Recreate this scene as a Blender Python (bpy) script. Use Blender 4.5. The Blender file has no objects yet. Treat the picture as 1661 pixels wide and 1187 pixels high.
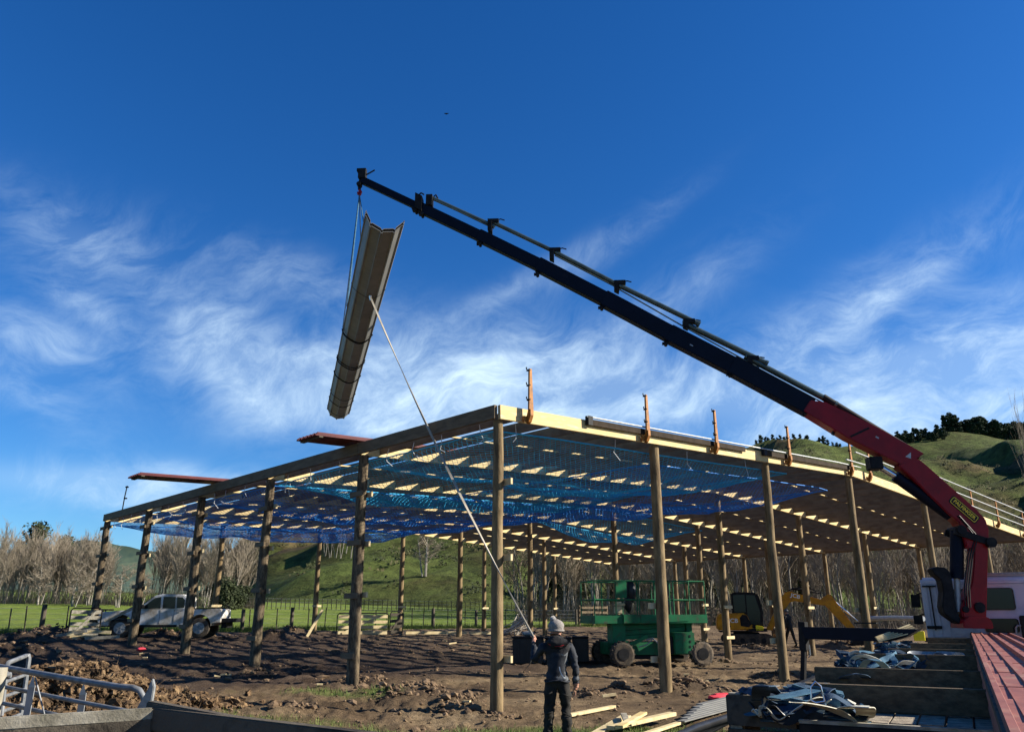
import bpy, bmesh, math, random
import numpy as np
from mathutils import Vector, Matrix, noise
random.seed(7); np.random.seed(7)
S = bpy.context.scene
COL = S.collection
# ---------------------------------------------------------------- camera, sky, sun, exposure
EYE = 1.65; FPX = 1306.45; TH = 0.2989
cd = bpy.data.cameras.new('camera'); cam = bpy.data.objects.new('camera', cd); COL.objects.link(cam)
cam.location = (0, 0, EYE); cam.rotation_euler = (math.pi/2 + TH, 0, 0)
cd.sensor_width = 36; cd.lens = 36*FPX/1661; cd.clip_start = .1; cd.clip_end = 4000
S.camera = cam
SUN_AZ = math.radians(91); SUN_EL = math.radians(27)
sd = Vector((math.sin(SUN_AZ)*math.cos(SUN_EL), math.cos(SUN_AZ)*math.cos(SUN_EL), math.sin(SUN_EL)))
sl = bpy.data.lights.new('sun', 'SUN'); sl.energy = 5.0; sl.angle = math.radians(.55); sl.color = (1, .93, .80)
so = bpy.data.objects.new('sun', sl); COL.objects.link(so); so.rotation_euler = sd.to_track_quat('Z', 'Y').to_euler()
S.view_settings.view_transform = 'Standard'; S.view_settings.look = 'None'
S.view_settings.exposure = 1.25; S.view_settings.gamma = 1; S.view_settings.use_curve_mapping = False
W_ = bpy.data.worlds.new('World'); S.world = W_; W_.use_nodes = True
def sky():
    nt = W_.node_tree; N = nt.nodes; Lk = nt.links; N.clear()
    def val(x): return x
    def mth(op, a, b=None, c=None, clamp=False):
        n = N.new('ShaderNodeMath'); n.operation = op; n.use_clamp = clamp
        for i, s in enumerate((a, b, c)):
            if s is None: continue
            if isinstance(s, (int, float)): n.inputs[i].default_value = s
            else: Lk.new(s, n.inputs[i])
        return n.outputs[0]
    out = N.new('ShaderNodeOutputWorld'); bg = N.new('ShaderNodeBackground'); Lk.new(bg.outputs[0], out.inputs[0])
    bg.inputs['Strength'].default_value = 0.0525
    st = N.new('ShaderNodeTexSky'); st.sky_type = 'NISHITA'; st.sun_disc = False
    st.sun_elevation = SUN_EL; st.sun_rotation = SUN_AZ; st.altitude = 300; st.air_density = 1.0; st.dust_density = .25; st.ozone_density = 2.5
    hs = N.new('ShaderNodeHueSaturation'); hs.inputs['Saturation'].default_value = 1.32; hs.inputs['Value'].default_value = 1.0
    Lk.new(st.outputs[0], hs.inputs['Color'])
    tc = N.new('ShaderNodeTexCoord'); sp = N.new('ShaderNodeSeparateXYZ'); Lk.new(tc.outputs['Generated'], sp.inputs[0])
    X, Y, Z = sp.outputs
    zz = mth('ADD', mth('MAXIMUM', Z, 0.0), .10)
    px = mth('DIVIDE', X, zz); py = mth('DIVIDE', Y, zz)
    # cirrus layer: rotate so streaks run up to the right, stretch, warp
    def comb(x, y, z=0.0):
        c = N.new('ShaderNodeCombineXYZ')
        for i, s in enumerate((x, y, z)):
            if isinstance(s, (int, float)): c.inputs[i].default_value = s
            else: Lk.new(s, c.inputs[i])
        return c.outputs[0]
    def nz(vec, scale, detail=6, rough=.55, dist=0.0):
        n = N.new('ShaderNodeTexNoise'); n.inputs['Scale'].default_value = scale; n.inputs['Detail'].default_value = detail
        n.inputs['Roughness'].default_value = rough; n.inputs['Distortion'].default_value = dist
        Lk.new(vec, n.inputs['Vector']); return n.outputs['Fac']
    # horizon frame: u across, v up (angles of the real direction)
    u = mth('ARCTAN2', X, Y); v = mth('ARCSINE', Z)
    ca, sa = math.cos(.30), math.sin(.30)
    su = mth('ADD', mth('MULTIPLY', u, ca), mth('MULTIPLY', v, sa))
    sv = mth('SUBTRACT', mth('MULTIPLY', v, ca), mth('MULTIPLY', u, sa))
    warp = nz(comb(u, v, 0.0), 4.0, 3, .5)
    wv = mth('MULTIPLY', mth('SUBTRACT', warp, .5), .22)
    s1 = nz(comb(mth('MULTIPLY', su, 3.0), mth('MULTIPLY', mth('ADD', sv, wv), 9.0), 1.3), 1.3, 8, .60, .15)
    s2 = nz(comb(mth('MULTIPLY', su, 7.0), mth('MULTIPLY', mth('ADD', sv, wv), 13.0), 5.3), 1.9, 10, .70, .35)
    def blob(cx, cy, rx, ry, rot, amp):
        # centre given in picture pixels of the photograph turned into a direction angle
        a = (cx-830.5)/FPX; b = (593.5-cy)/FPX
        d = Vector((a, math.cos(TH)-b*math.sin(TH), math.sin(TH)+b*math.cos(TH))).normalized()
        cu, cv = math.atan2(d.x, d.y), math.asin(d.z)
        c, s = math.cos(rot), math.sin(rot)
        du = mth('SUBTRACT', u, cu); dv = mth('SUBTRACT', v, cv)
        rx *= 1.25; ry *= 1.25
        e = mth('DIVIDE', mth('ADD', mth('MULTIPLY', du, c), mth('MULTIPLY', dv, s)), rx/FPX)
        f = mth('DIVIDE', mth('SUBTRACT', mth('MULTIPLY', dv, c), mth('MULTIPLY', du, s)), ry/FPX)
        r2 = mth('ADD', mth('MULTIPLY', e, e), mth('MULTIPLY', f, f))
        return mth('MULTIPLY', mth('POWER', 2.718, mth('MULTIPLY', r2, -1.0)), amp)
    B = [(150,405,110,38,-.25,.50),(150,500,70,16,-.4,.35),(75,560,90,40,-.15,.48),(390,590,95,45,-.30,.75),(345,530,60,40,.9,.35),(520,610,120,60,.10,.50),
         (740,610,190,60,.12,.78),(980,620,170,42,.05,.66),(640,670,130,40,0,.40),(900,665,300,30,.05,.45),(470,445,130,30,-.2,.34),(1330,530,240,34,.38,.46),(1520,610,230,52,.24,.80),(1330,640,200,50,.2,.52),
         (1600,660,150,45,.1,.66),(860,455,150,16,.45,.34),(1480,460,140,14,.4,.22),(90,785,190,24,-.06,.70),(260,815,110,34,-.35,.48),(330,775,120,13,0,.5),(60,650,70,20,-.3,.34),(1000,400,110,14,.5,.2),(1040,520,160,30,.5,.3)]
    m = None
    for b in B:
        g = blob(*b); m = g if m is None else mth('ADD', m, g)
    # the layer goes on round the horizon beyond the frame
    side = mth('SMOOTH_MIN', mth('MAXIMUM', mth('SUBTRACT', mth('ABSOLUTE', u), .62), 0.0), .35, .05)
    band = mth('POWER', 2.718, mth('MULTIPLY', mth('POWER', mth('DIVIDE', mth('SUBTRACT', v, .24), .13), 2.0), -1.0))
    m = mth('ADD', m, mth('MULTIPLY', mth('MULTIPLY', side, band), 1.0))
    tex = mth('ADD', mth('MULTIPLY', s1, .52), mth('MULTIPLY', s2, .48))
    f = mth('MULTIPLY', mth('SUBTRACT', tex, .40), 1/.26, clamp=True)
    f = mth('POWER', f, 1.25)
    g = mth('ADD', mth('MULTIPLY', mth('MINIMUM', m, 1.0), .28), mth('MULTIPLY', f, .95))
    dens = mth('MULTIPLY', mth('MULTIPLY', g, mth('MULTIPLY', m, 1.25, clamp=True)), .92, clamp=True)
    mx = N.new('ShaderNodeMix'); mx.data_type = 'RGBA'
    Lk.new(dens, mx.inputs['Factor']); 
    # slight deepening of the blue
    tint = N.new('ShaderNodeMix'); tint.data_type = 'RGBA'; tint.blend_type = 'MULTIPLY'; tint.inputs['Factor'].default_value = 1
    Lk.new(hs.outputs[0], tint.inputs[6]); tint.inputs[7].default_value = (.55, .86, 1.20, 1)
    Lk.new(tint.outputs[2], mx.inputs[6]); mx.inputs[7].default_value = (6.2, 8.0, 9.6, 1)
    Lk.new(mx.outputs[2], bg.inputs['Color'])
sky()
# ---------------------------------------------------------------- projection between picture and place
def ray(px, py):
    a = (px-830.5)/FPX; b = (593.5-py)/FPX
    return Vector((a, math.cos(TH)-b*math.sin(TH), math.sin(TH)+b*math.cos(TH)))
def W(px, py, y):
    d = ray(px, py); return Vector((d.x/d.y*y, y, EYE + d.z/d.y*y))
def WZ(px, py, z):
    d = ray(px, py); t = (z-EYE)/d.z; return Vector((d.x*t, d.y*t, z))
def proj(p):
    x, y, z = p[0], p[1], p[2]-EYE
    d = y*math.cos(TH)+z*math.sin(TH); u = -y*math.sin(TH)+z*math.cos(TH)
    return 830.5+FPX*x/d, 593.5-FPX*u/d
# shed frame: A is the near corner, LD runs back-left along the eave, RD right along the gable
YAW = .7356; A0 = Vector((-.278, 15.62, 0)); LD = Vector((-math.sin(YAW), math.cos(YAW), 0)); RD = Vector((math.cos(YAW), math.sin(YAW), 0))
BAY = 4.92; B1 = 4.933; B2 = 5.686; HE = 5.32; SL = .0345; SR = .062
VR = 3*B1; VE = 3*B1+3*B2
def hroof(v): return HE + SL*min(v, VR) - SR*max(0, v-VR)
def P3(u, v, z=0): return A0 + LD*u + RD*v + Vector((0, 0, z))
def plane_z(x, y):
    s = (x-A0.x)*LD.x + (y-A0.y)*LD.y
    return .0310*max(s, -25)
def smooth(a, b, t):
    t = max(0, min(1, (t-a)/(b-a))); return t*t*(3-2*t)
MOUNDS = []
def bump(x, y, cx, cy, r, h): 
    d = math.hypot(x-cx, y-cy)/r
    return h*math.exp(-d*d*1.6) if d < 2.2 else 0
def dirt_mask(x, y):
    dx, dy = x-A0.x, y-A0.y
    u = dx*LD.x+dy*LD.y; v = dx*RD.x+dy*RD.y
    n = noise.noise((x*.25, y*.25, 3))*1.2
    m = 1-smooth(5*BAY+2.0, 5*BAY+3.4, u+n*.5)         # behind the back wall: paddock
    return m
def lawn_mask(x, y):
    # patchy grass left in the foreground
    n = noise.fractal((x*.9, y*.9, 7), 1, 2, 4)
    m = max(math.exp(-((x-.9)/4.0)**2-((y-12.7)/1.45)**2)*1.7, math.exp(-((x+3.6)/1.9)**2-((y-17.2)/.6)**2)*.8, math.exp(-((x+4.5)/4)**2-((y-14.0)/.8)**2)*.62, math.exp(-((x+8)/2.5)**2-((y-15.5)/1.0)**2)*.6)
    return smooth(.35, .75, m+n*.35)
def dark_soil_mask(x, y):
    # churned soil darkened under the shed to deepen its shade, and round small mounds
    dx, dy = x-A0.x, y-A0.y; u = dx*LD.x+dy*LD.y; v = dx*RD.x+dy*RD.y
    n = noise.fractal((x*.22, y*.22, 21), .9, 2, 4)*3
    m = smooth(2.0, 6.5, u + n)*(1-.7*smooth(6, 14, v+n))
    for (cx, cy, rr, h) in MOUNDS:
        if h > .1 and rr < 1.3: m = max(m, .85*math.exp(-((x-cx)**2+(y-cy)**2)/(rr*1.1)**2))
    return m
def ground_z(x, y, fine=True):
    z = plane_z(x, y)
    if fine:
        k = dirt_mask(x, y); 
        r = math.hypot(x, y)
        if r < 60 and k > 0:
            a = noise.fractal((x*.35, y*.35, 0), 1, 2, 3)*.07
            b = noise.fractal((x*1.3, y*1.6, 5), .9, 2, 4)*.052
            c = abs(noise.noise((x*3.1, y*3.1, 9)))*.05
            d = noise.fractal((x*6.0, y*7.0, 1.5), .8, 2, 3)*.034
            rough = .55 + .9*smooth(-.1, .35, noise.noise((x*.16+4, y*.16, 2)))
            lw = 1-.6*lawn_mask(x, y)
            z += (a + (b+c+d)*rough*lw)*k
            # wheel ruts running across the yard
            ru = math.sin((x*.30+y*.95)*2.3 + noise.noise((x*.2, y*.2, 0))*3)
            z -= .035*max(0, ru-.55)*k*rough
        else: z += noise.fractal((x*.08, y*.08, 0), 1, 2, 3)*.12*(1-k)
        z += bump(x, y, -.6, 13.6, 4.2, -.11)
        for (cx, cy, rr, h) in MOUNDS:
            if abs(x-cx) < rr*2.2 and abs(y-cy) < rr*2.2:
                z += bump(x, y, cx, cy, rr, h)*(1+.5*noise.fractal((x*4, y*4, 2), .9, 2, 3))
    return z
def GP(px, py):
    d = ray(px, py); k = .0310; t = (EYE + k*A0.dot(LD))/(k*(d.x*LD.x+d.y*LD.y) - d.z)
    return Vector((d.x*t, d.y*t, plane_z(d.x*t, d.y*t)))
# ---------------------------------------------------------------- mesh builder, object helpers
class MB:
    def __init__(s): s.v = []; s.f = []; s.m = []
    def add(s, vs, fs, mi=0):
        o = len(s.v); s.v += [tuple(p) for p in vs]; s.f += [tuple(i+o for i in f) for f in fs]; s.m += [mi]*len(fs)
    def box(s, c, sx, sy, sz, ax=None, mi=0):
        c = Vector(c); ax = ax or (Vector((1,0,0)), Vector((0,1,0)), Vector((0,0,1)))
        p = [c + ax[0]*(i*sx/2) + ax[1]*(j*sy/2) + ax[2]*(k*sz/2) for k in (-1,1) for j in (-1,1) for i in (-1,1)]
        s.add(p, [(0,2,3,1),(4,5,7,6),(0,1,5,4),(2,6,7,3),(0,4,6,2),(1,3,7,5)], mi)
    def bar(s, a, b, w, h, up=Vector((0,0,1)), mi=0):
        a = Vector(a); b = Vector(b); d = (b-a); L = d.length
        if L < 1e-6: return
        d.normalize(); sx = d.cross(up)
        if sx.length < 1e-4: sx = d.cross(Vector((0,1,0)))
        sx.normalize(); uz = sx.cross(d).normalized()
        s.box((a+b)/2, L, w, h, (d, sx, uz), mi)
    def tube(s, pts, r, n=8, cap=True, mi=0):
        pts = [Vector(p) for p in pts]; m = len(pts)
        if isinstance(r, (int, float)): r = [r]*m
        o = len(s.v); prev = None
        for i, p in enumerate(pts):
            t = (pts[min(i+1, m-1)]-pts[max(i-1, 0)]).normalized()
            if prev is None:
                q = Vector((0,0,1)) if abs(t.z) < .9 else Vector((1,0,0)); a = t.cross(q).normalized()
            else: a = (prev - t*prev.dot(t)).normalized()
            prev = a; b = t.cross(a)
            for k in range(n):
                th = 2*math.pi*k/n; s.v.append(tuple(p + (a*math.cos(th)+b*math.sin(th))*r[i]))
        for i in range(m-1):
            for k in range(n):
                s.f.append((o+i*n+k, o+i*n+(k+1)%n, o+(i+1)*n+(k+1)%n, o+(i+1)*n+k)); s.m.append(mi)
        if cap:
            s.f.append(tuple(o+k for k in range(n))[::-1]); s.f.append(tuple(o+(m-1)*n+k for k in range(n))); s.m += [mi, mi]
    def prism(s, poly, off, mi=0):
        # poly: 3D loop; off: extrusion vector, centred
        n = len(poly); a = [Vector(p)-off/2 for p in poly]; b = [Vector(p)+off/2 for p in poly]
        s.add(a+b, [tuple(range(n))[::-1], tuple(range(n, 2*n))] + [(i, (i+1)%n, n+(i+1)%n, n+i) for i in range(n)], mi)
    def blob(s, c, rx, ry, rz, seed=0, amp=.25, sub=1, mi=0):
        V, F = ICO[sub]; c = Vector(c); vs = []
        for p in V:
            k = 1+amp*noise.noise((p[0]*1.7+seed*3.1, p[1]*1.7+seed, p[2]*1.7))*2
            vs.append((c.x+p[0]*rx*k, c.y+p[1]*ry*k, c.z+p[2]*rz*k))
        s.add(vs, F, mi)
    def build(s, name, mats, parent=None, smooth=False, bevel=0):
        me = bpy.data.meshes.new(name); me.from_pydata(s.v, [], s.f)
        if not isinstance(mats, (list, tuple)): mats = [mats]
        for m in mats: me.materials.append(m)
        if len(mats) > 1: me.polygons.foreach_set('material_index', s.m)
        bm = bmesh.new(); bm.from_mesh(me); bmesh.ops.recalc_face_normals(bm, faces=bm.faces)
        if bevel:
            bmesh.ops.bevel(bm, geom=[e for e in bm.edges if len(e.link_faces) == 2 and e.calc_face_angle(0) > .5], offset=bevel, segments=2, affect='EDGES', clamp_overlap=True)
        bm.to_mesh(me); bm.free()
        if smooth:
            me.polygons.foreach_set('use_smooth', [True]*len(me.polygons))
            me.set_sharp_from_angle(angle=math.radians(38))
        return link(name, me, parent)
def link(name, me, parent=None):
    o = bpy.data.objects.new(name, me); COL.objects.link(o)
    if parent: o.parent = parent
    return o
def _ico(sub):
    bm = bmesh.new(); bmesh.ops.create_icosphere(bm, subdivisions=sub, radius=1)
    V = [tuple(v.co) for v in bm.verts]; F = [tuple(v.index for v in f.verts) for f in bm.faces]; bm.free(); return V, F
ICO = {1: _ico(1), 2: _ico(2), 3: _ico(3)}
def tag(o, label=None, cat=None, group=None, kind=None):
    if label: o['label'] = label
    if cat: o['category'] = cat
    if group: o['group'] = group
    if kind: o['kind'] = kind
    return o
def thing(name, label, cat, loc=(0,0,0), rz=0, group=None):
    o = bpy.data.objects.new(name, None); COL.objects.link(o); o.location = loc; o.rotation_euler = (0,0,rz)
    o.empty_display_size = .2
    return tag(o, label, cat, group)
KIDS = {}
def copy_tree(o, parent=None):
    c = o.copy(); COL.objects.link(c); c.parent = parent
    for ch in o.children: copy_tree(ch, c)
    return c
# ---------------------------------------------------------------- materials
def mat(name, c1, c2=None, scale=4., rough=.8, metal=0., bump=0., bscale=30., stretch=(1,1,1), detail=5, c3=None, coord='Object', spec=.22, contrast=(.35,.65), trans=0.):
    m = bpy.data.materials.new(name); m.use_nodes = True; nt = m.node_tree; N = nt.nodes; L = nt.links
    b = N['Principled BSDF']; b.inputs['Roughness'].default_value = rough; b.inputs['Metallic'].default_value = metal
    b.inputs['Specular IOR Level'].default_value = spec
    b.inputs['Base Color'].default_value = (*c1, 1)
    tc = N.new('ShaderNodeTexCoord'); mp = N.new('ShaderNodeMapping'); L.new(tc.outputs[coord], mp.inputs[0]); mp.inputs['Scale'].default_value = stretch
    if c2:
        n = N.new('ShaderNodeTexNoise'); n.inputs['Scale'].default_value = scale; n.inputs['Detail'].default_value = detail; n.inputs['Roughness'].default_value = .6
        L.new(mp.outputs[0], n.inputs['Vector'])
        r = N.new('ShaderNodeValToRGB'); L.new(n.outputs['Fac'], r.inputs[0])
        r.color_ramp.elements[0].position = contrast[0]; r.color_ramp.elements[1].position = contrast[1]
        r.color_ramp.elements[0].color = (*c1, 1); r.color_ramp.elements[1].color = (*c2, 1)
        if c3:
            e = r.color_ramp.elements.new((contrast[0]+contrast[1])/2); e.color = (*c3, 1)
        L.new(r.outputs[0], b.inputs['Base Color'])
    if bump:
        n2 = N.new('ShaderNodeTexNoise'); n2.inputs['Scale'].default_value = bscale; n2.inputs['Detail'].default_value = 6; n2.inputs['Roughness'].default_value = .65
        L.new(mp.outputs[0], n2.inputs['Vector'])
        bp = N.new('ShaderNodeBump'); bp.inputs['Strength'].default_value = min(1, bump); bp.inputs['Distance'].default_value = .02*max(1, bump)
        L.new(n2.outputs['Fac'], bp.inputs['Height']); L.new(bp.outputs[0], b.inputs['Normal'])
    if trans: b.inputs['Transmission Weight'].default_value = trans
    return m
M = {}
def wear(m, c, scale=6, lo=.62, hi=.70, amt=.8):
    nt = m.node_tree; N = nt.nodes; L = nt.links; b = N['Principled BSDF']; src = b.inputs['Base Color'].links[0].from_socket
    tc = N.new('ShaderNodeTexCoord'); n = N.new('ShaderNodeTexNoise'); n.inputs['Scale'].default_value = scale; n.inputs['Detail'].default_value = 10; n.inputs['Roughness'].default_value = .75; L.new(tc.outputs['Object'], n.inputs['Vector'])
    r = N.new('ShaderNodeValToRGB'); L.new(n.outputs['Fac'], r.inputs[0]); r.color_ramp.elements[0].position = lo; r.color_ramp.elements[1].position = hi; r.color_ramp.elements[1].color = (amt, amt, amt, 1)
    x = N.new('ShaderNodeMix'); x.data_type = 'RGBA'; L.new(r.outputs[0], x.inputs['Factor']); L.new(src, x.inputs[6]); x.inputs[7].default_value = (*c, 1); L.new(x.outputs[2], b.inputs['Base Color'])
    q = N.new('ShaderNodeMath'); q.operation = 'MULTIPLY_ADD'; L.new(r.outputs[0], q.inputs[0]); q.inputs[1].default_value = .4; q.inputs[2].default_value = b.inputs['Roughness'].default_value; L.new(q.outputs[0], b.inputs['Roughness'])
M['pole'] = mat('pole_wood', (.085,.056,.028), (.24,.17,.088), 3, .85, bump=.5, bscale=14, stretch=(3,3,.6), c3=(.16,.112,.056))
M['pole_dark'] = mat('pole_wood_dark', (.040,.030,.020), (.17,.13,.08), 5, .9, bump=.8, bscale=20, stretch=(3,3,1.0), c3=(.095,.07,.043))  # darker, more mottled pole wood
M['pine'] = mat('new_pine', (.56,.43,.205), (.63,.52,.29), 2.2, .7, bump=.15, bscale=20, stretch=(1,1,6), c3=(.50,.37,.165))
M['beam'] = mat('shaded_beam_wood', (.095,.068,.040), (.16,.115,.068), 2.5, .8, bump=.3, bscale=16, stretch=(1,1,5))  # dark tone puts the shade of the eave side into the timber
M['purlin'] = mat('purlin_wood', (.12,.08,.045), (.19,.135,.078), 1.2, .85, bump=.3, bscale=12, stretch=(2,2,4))
M['block'] = mat('cleat_wood', (.56,.46,.27), (.44,.34,.18), 6, .75, bump=.2)
M['greywood'] = mat('weathered_board', (.15,.135,.10), (.34,.31,.25), 7, .9, bump=.3, bscale=60, c3=(.25,.225,.175))
M['darkwood'] = mat('old_dark_timber', (.030,.024,.018), (.085,.068,.05), 4, .85, bump=.6, bscale=18, c3=(.09,.075,.055))
M['bearer'] = mat('bearer_timber', (.06,.042,.024), (.13,.095,.055), 3, .8, bump=.4, bscale=18, stretch=(2,6,6))
M['decking'] = mat('deck_boards', (.16,.13,.095), (.36,.30,.22), 3, .8, bump=.5, bscale=20, stretch=(4,4,1))
M['galv'] = mat('galvanised_steel', (.17,.18,.185), (.30,.31,.31), 14, .5, .35, bump=.1)
M['rail'] = mat('white_rail', (.40,.41,.41), (.30,.31,.32), 7, .4, .3)
M['orange'] = mat('orange_paint_worn', (.36,.145,.022), (.18,.075,.02), 9, .6, bump=.2, c3=(.28,.11,.02))
M['redroof_shaded'] = mat('shaded_red_roofing', (.11,.022,.022), (.075,.016,.018), 3, .5)  # red roofing darkened to carry the shade on the underside of the roof stacks
M['black'] = mat('black_metal', (.008,.008,.009), (.018,.018,.019), 6, .6, .0, bump=.1, spec=.12)
M['rubber'] = mat('tyre_rubber', (.018,.017,.016), (.06,.05,.04), 7, .9, bump=.4)
M['navy'] = mat('navy_paint', (.002,.004,.011), (.003,.006,.016), 2, .5, .0, bump=.05, bscale=5, spec=.12)
M['red'] = mat('crane_red', (.24,.004,.010), (.17,.003,.008), 2.2, .34, .0, bump=.05, bscale=6, c3=(.21,.004,.009))
M['steel'] = mat('polished_rod', (.62,.63,.65), None, rough=.22, metal=.9)
M['hose'] = mat('hydraulic_hose', (.012,.012,.013), None, rough=.55)
M['pipe'] = mat('boom_pipe', (.05,.075,.075), (.09,.12,.11), 4, .35, .6)
M['cabwhite'] = mat('cab_white', (.50,.50,.55), (.42,.42,.47), 1.5, .3, bump=.04, bscale=4)
M['utewhite'] = mat('ute_white', (.66,.66,.65), (.42,.37,.29), 1.6, .35, bump=.05)
M['mudpaint'] = mat('muddy_paint', (.42,.34,.24), (.66,.62,.54), 2.5, .6)
M['glass'] = mat('dark_glass', (.008,.012,.012), None, rough=.12, spec=.3)
M['green'] = mat('green_paint', (.010,.135,.050), (.007,.09,.034), 2.5, .5, bump=.1)
M['jcb'] = mat('yellow_paint', (.55,.25,.008), (.40,.17,.008), 2.5, .45, bump=.1)
M['badge'] = mat('badge_yellow', (.80,.58,.05), None, rough=.5)
M['logo'] = mat('badge_black', (.01,.01,.01), None, rough=.5)
M['logow'] = mat('letter_white', (.75,.75,.72), None, rough=.6)
M['redroof'] = mat('red_roofing', (.25,.085,.060), (.17,.055,.042), 5, .6, .0, bump=.06, bscale=8, c3=(.21,.07,.052), spec=.3)
M['greysheet'] = mat('grey_roofing', (.155,.153,.145), (.20,.198,.185), 2, .5, .1, bump=.08, bscale=6)
M['netb'] = mat('net_blue', (.010,.12,.46), (.02,.20,.56), 3, .7)
M['nett'] = mat('net_teal', (.02,.28,.50), (.03,.36,.62), 3, .7)
M['cord'] = mat('white_cord', (.5,.52,.54), None, rough=.8)
M['strapb'] = mat('blue_webbing', (.03,.085,.14), (.06,.14,.20), 14, .8, bump=.3, bscale=80)
M['strapd'] = mat('navy_webbing', (.012,.03,.06), (.03,.06,.10), 14, .8, bump=.3, bscale=80)
M['strapw'] = mat('pale_webbing', (.62,.60,.50), (.44,.42,.34), 9, .85, bump=.3, bscale=60)
M['bark'] = mat('bare_bark', (.15,.13,.105), (.29,.265,.225), 3, .95)
M['twig'] = mat('bare_twigs', (.14,.115,.085), (.27,.225,.17), .6, .95)
M['tube'] = mat('dull_gate_tube', (.095,.10,.105), (.20,.205,.21), 18, .5, .2, bump=.1, spec=.3)
M['twigd'] = mat('bare_twigs_brown', (.10,.076,.05), (.21,.165,.112), .6, .95)
M['barkd'] = mat('dark_bark', (.10,.085,.065), (.20,.17,.13), 3, .95)
M['leafd'] = mat('evergreen_leaves', (.016,.024,.010), (.045,.055,.022), .9, .85)
M['leafp'] = mat('pine_needles', (.012,.026,.012), (.035,.055,.022), .3, .9)
M['leafs'] = mat('scrub_leaves', (.022,.03,.012), (.085,.07,.032), .12, .9, c3=(.04,.045,.018))
M['jacket'] = mat('jacket_cloth', (.012,.014,.019), (.026,.029,.036), 12, .75, bump=.5, bscale=25)
M['jackgrey'] = mat('jacket_grey', (.11,.115,.12), (.075,.08,.085), 12, .7, bump=.4, bscale=25)
M['jackblk'] = mat('jacket_black', (.012,.012,.014), (.022,.02,.02), 12, .8, bump=.5, bscale=25)
M['trouser'] = mat('trouser_cloth', (.009,.009,.009), (.026,.023,.019), 8, .85, bump=.6, bscale=18)
M['skin'] = mat('skin', (.44,.23,.16), (.36,.18,.12), 20, .6)
M['boot'] = mat('boot_leather', (.06,.045,.03), (.13,.10,.07), 12, .8)
M['knit'] = mat('grey_knit', (.17,.15,.14), (.30,.275,.25), 60, .95, bump=.8, bscale=120)
M['pom'] = mat('pale_fur', (.50,.48,.45), (.36,.34,.32), 60, .95, bump=.8, bscale=90)
M['plastic'] = mat('black_plastic', (.010,.011,.013), (.02,.021,.023), 3, .35, bump=.1, bscale=8)
M['stick'] = mat('grey_sticks', (.30,.26,.21), (.48,.43,.36), 5, .9)
M['clod'] = mat('soil_clods', (.075,.047,.028), (.21,.14,.085), 2.5, .95, bump=1, bscale=25, c3=(.135,.09,.053))
M['rubble'] = mat('tangled_root_clods', (.05,.032,.018), (.30,.20,.105), 7, .95, bump=2.5, bscale=26, c3=(.13,.08,.042), contrast=(.36,.66))
M['grassb'] = mat('grass_blades', (.055,.095,.018), (.13,.17,.04), .8, .8)
M['pink'] = mat('red_plastic', (.72,.07,.09), None, rough=.6)
M['toe'] = mat('shadow_dark_board', (.022,.015,.009), (.04,.028,.018), 5, .8, spec=.1)  # near-black so the board carries the shadow along the gable beam
M['hivis'] = mat('bright_yellow', (.75,.62,.03), None, rough=.6)
wear(M['green'], (.06,.05,.035), 5, .52, .66, .85); wear(M['jcb'], (.10,.07,.04), 5, .55, .70, .8); wear(M['red'], (.05,.02,.02), 3.5, .60, .70, .55); wear(M['navy'], (.02,.022,.03), 4, .6, .72, .6)
wear(M['utewhite'], (.20,.15,.10), 3, .46, .66, .85); wear(M['cabwhite'], (.22,.20,.18), 3, .55, .75, .5); wear(M['redroof'], (.30,.22,.17), 2.2, .52, .72, .55); wear(M['black'], (.05,.042,.03), 6, .56, .7, .5)
wear(M['pole'], (.06,.04,.022), 3.5, .60, .68, .7); wear(M['pole_dark'], (.20,.165,.12), 9, .60, .68, .6); wear(M['rubber'], (.12,.09,.06), 5, .45, .62, .8); wear(M['trouser'], (.07,.055,.04), 6, .58, .75, .5)
wear(M['greysheet'], (.17,.165,.155), 3, .5, .75, .5); wear(M['greywood'], (.10,.12,.05), 5, .55, .66, .5)
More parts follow.
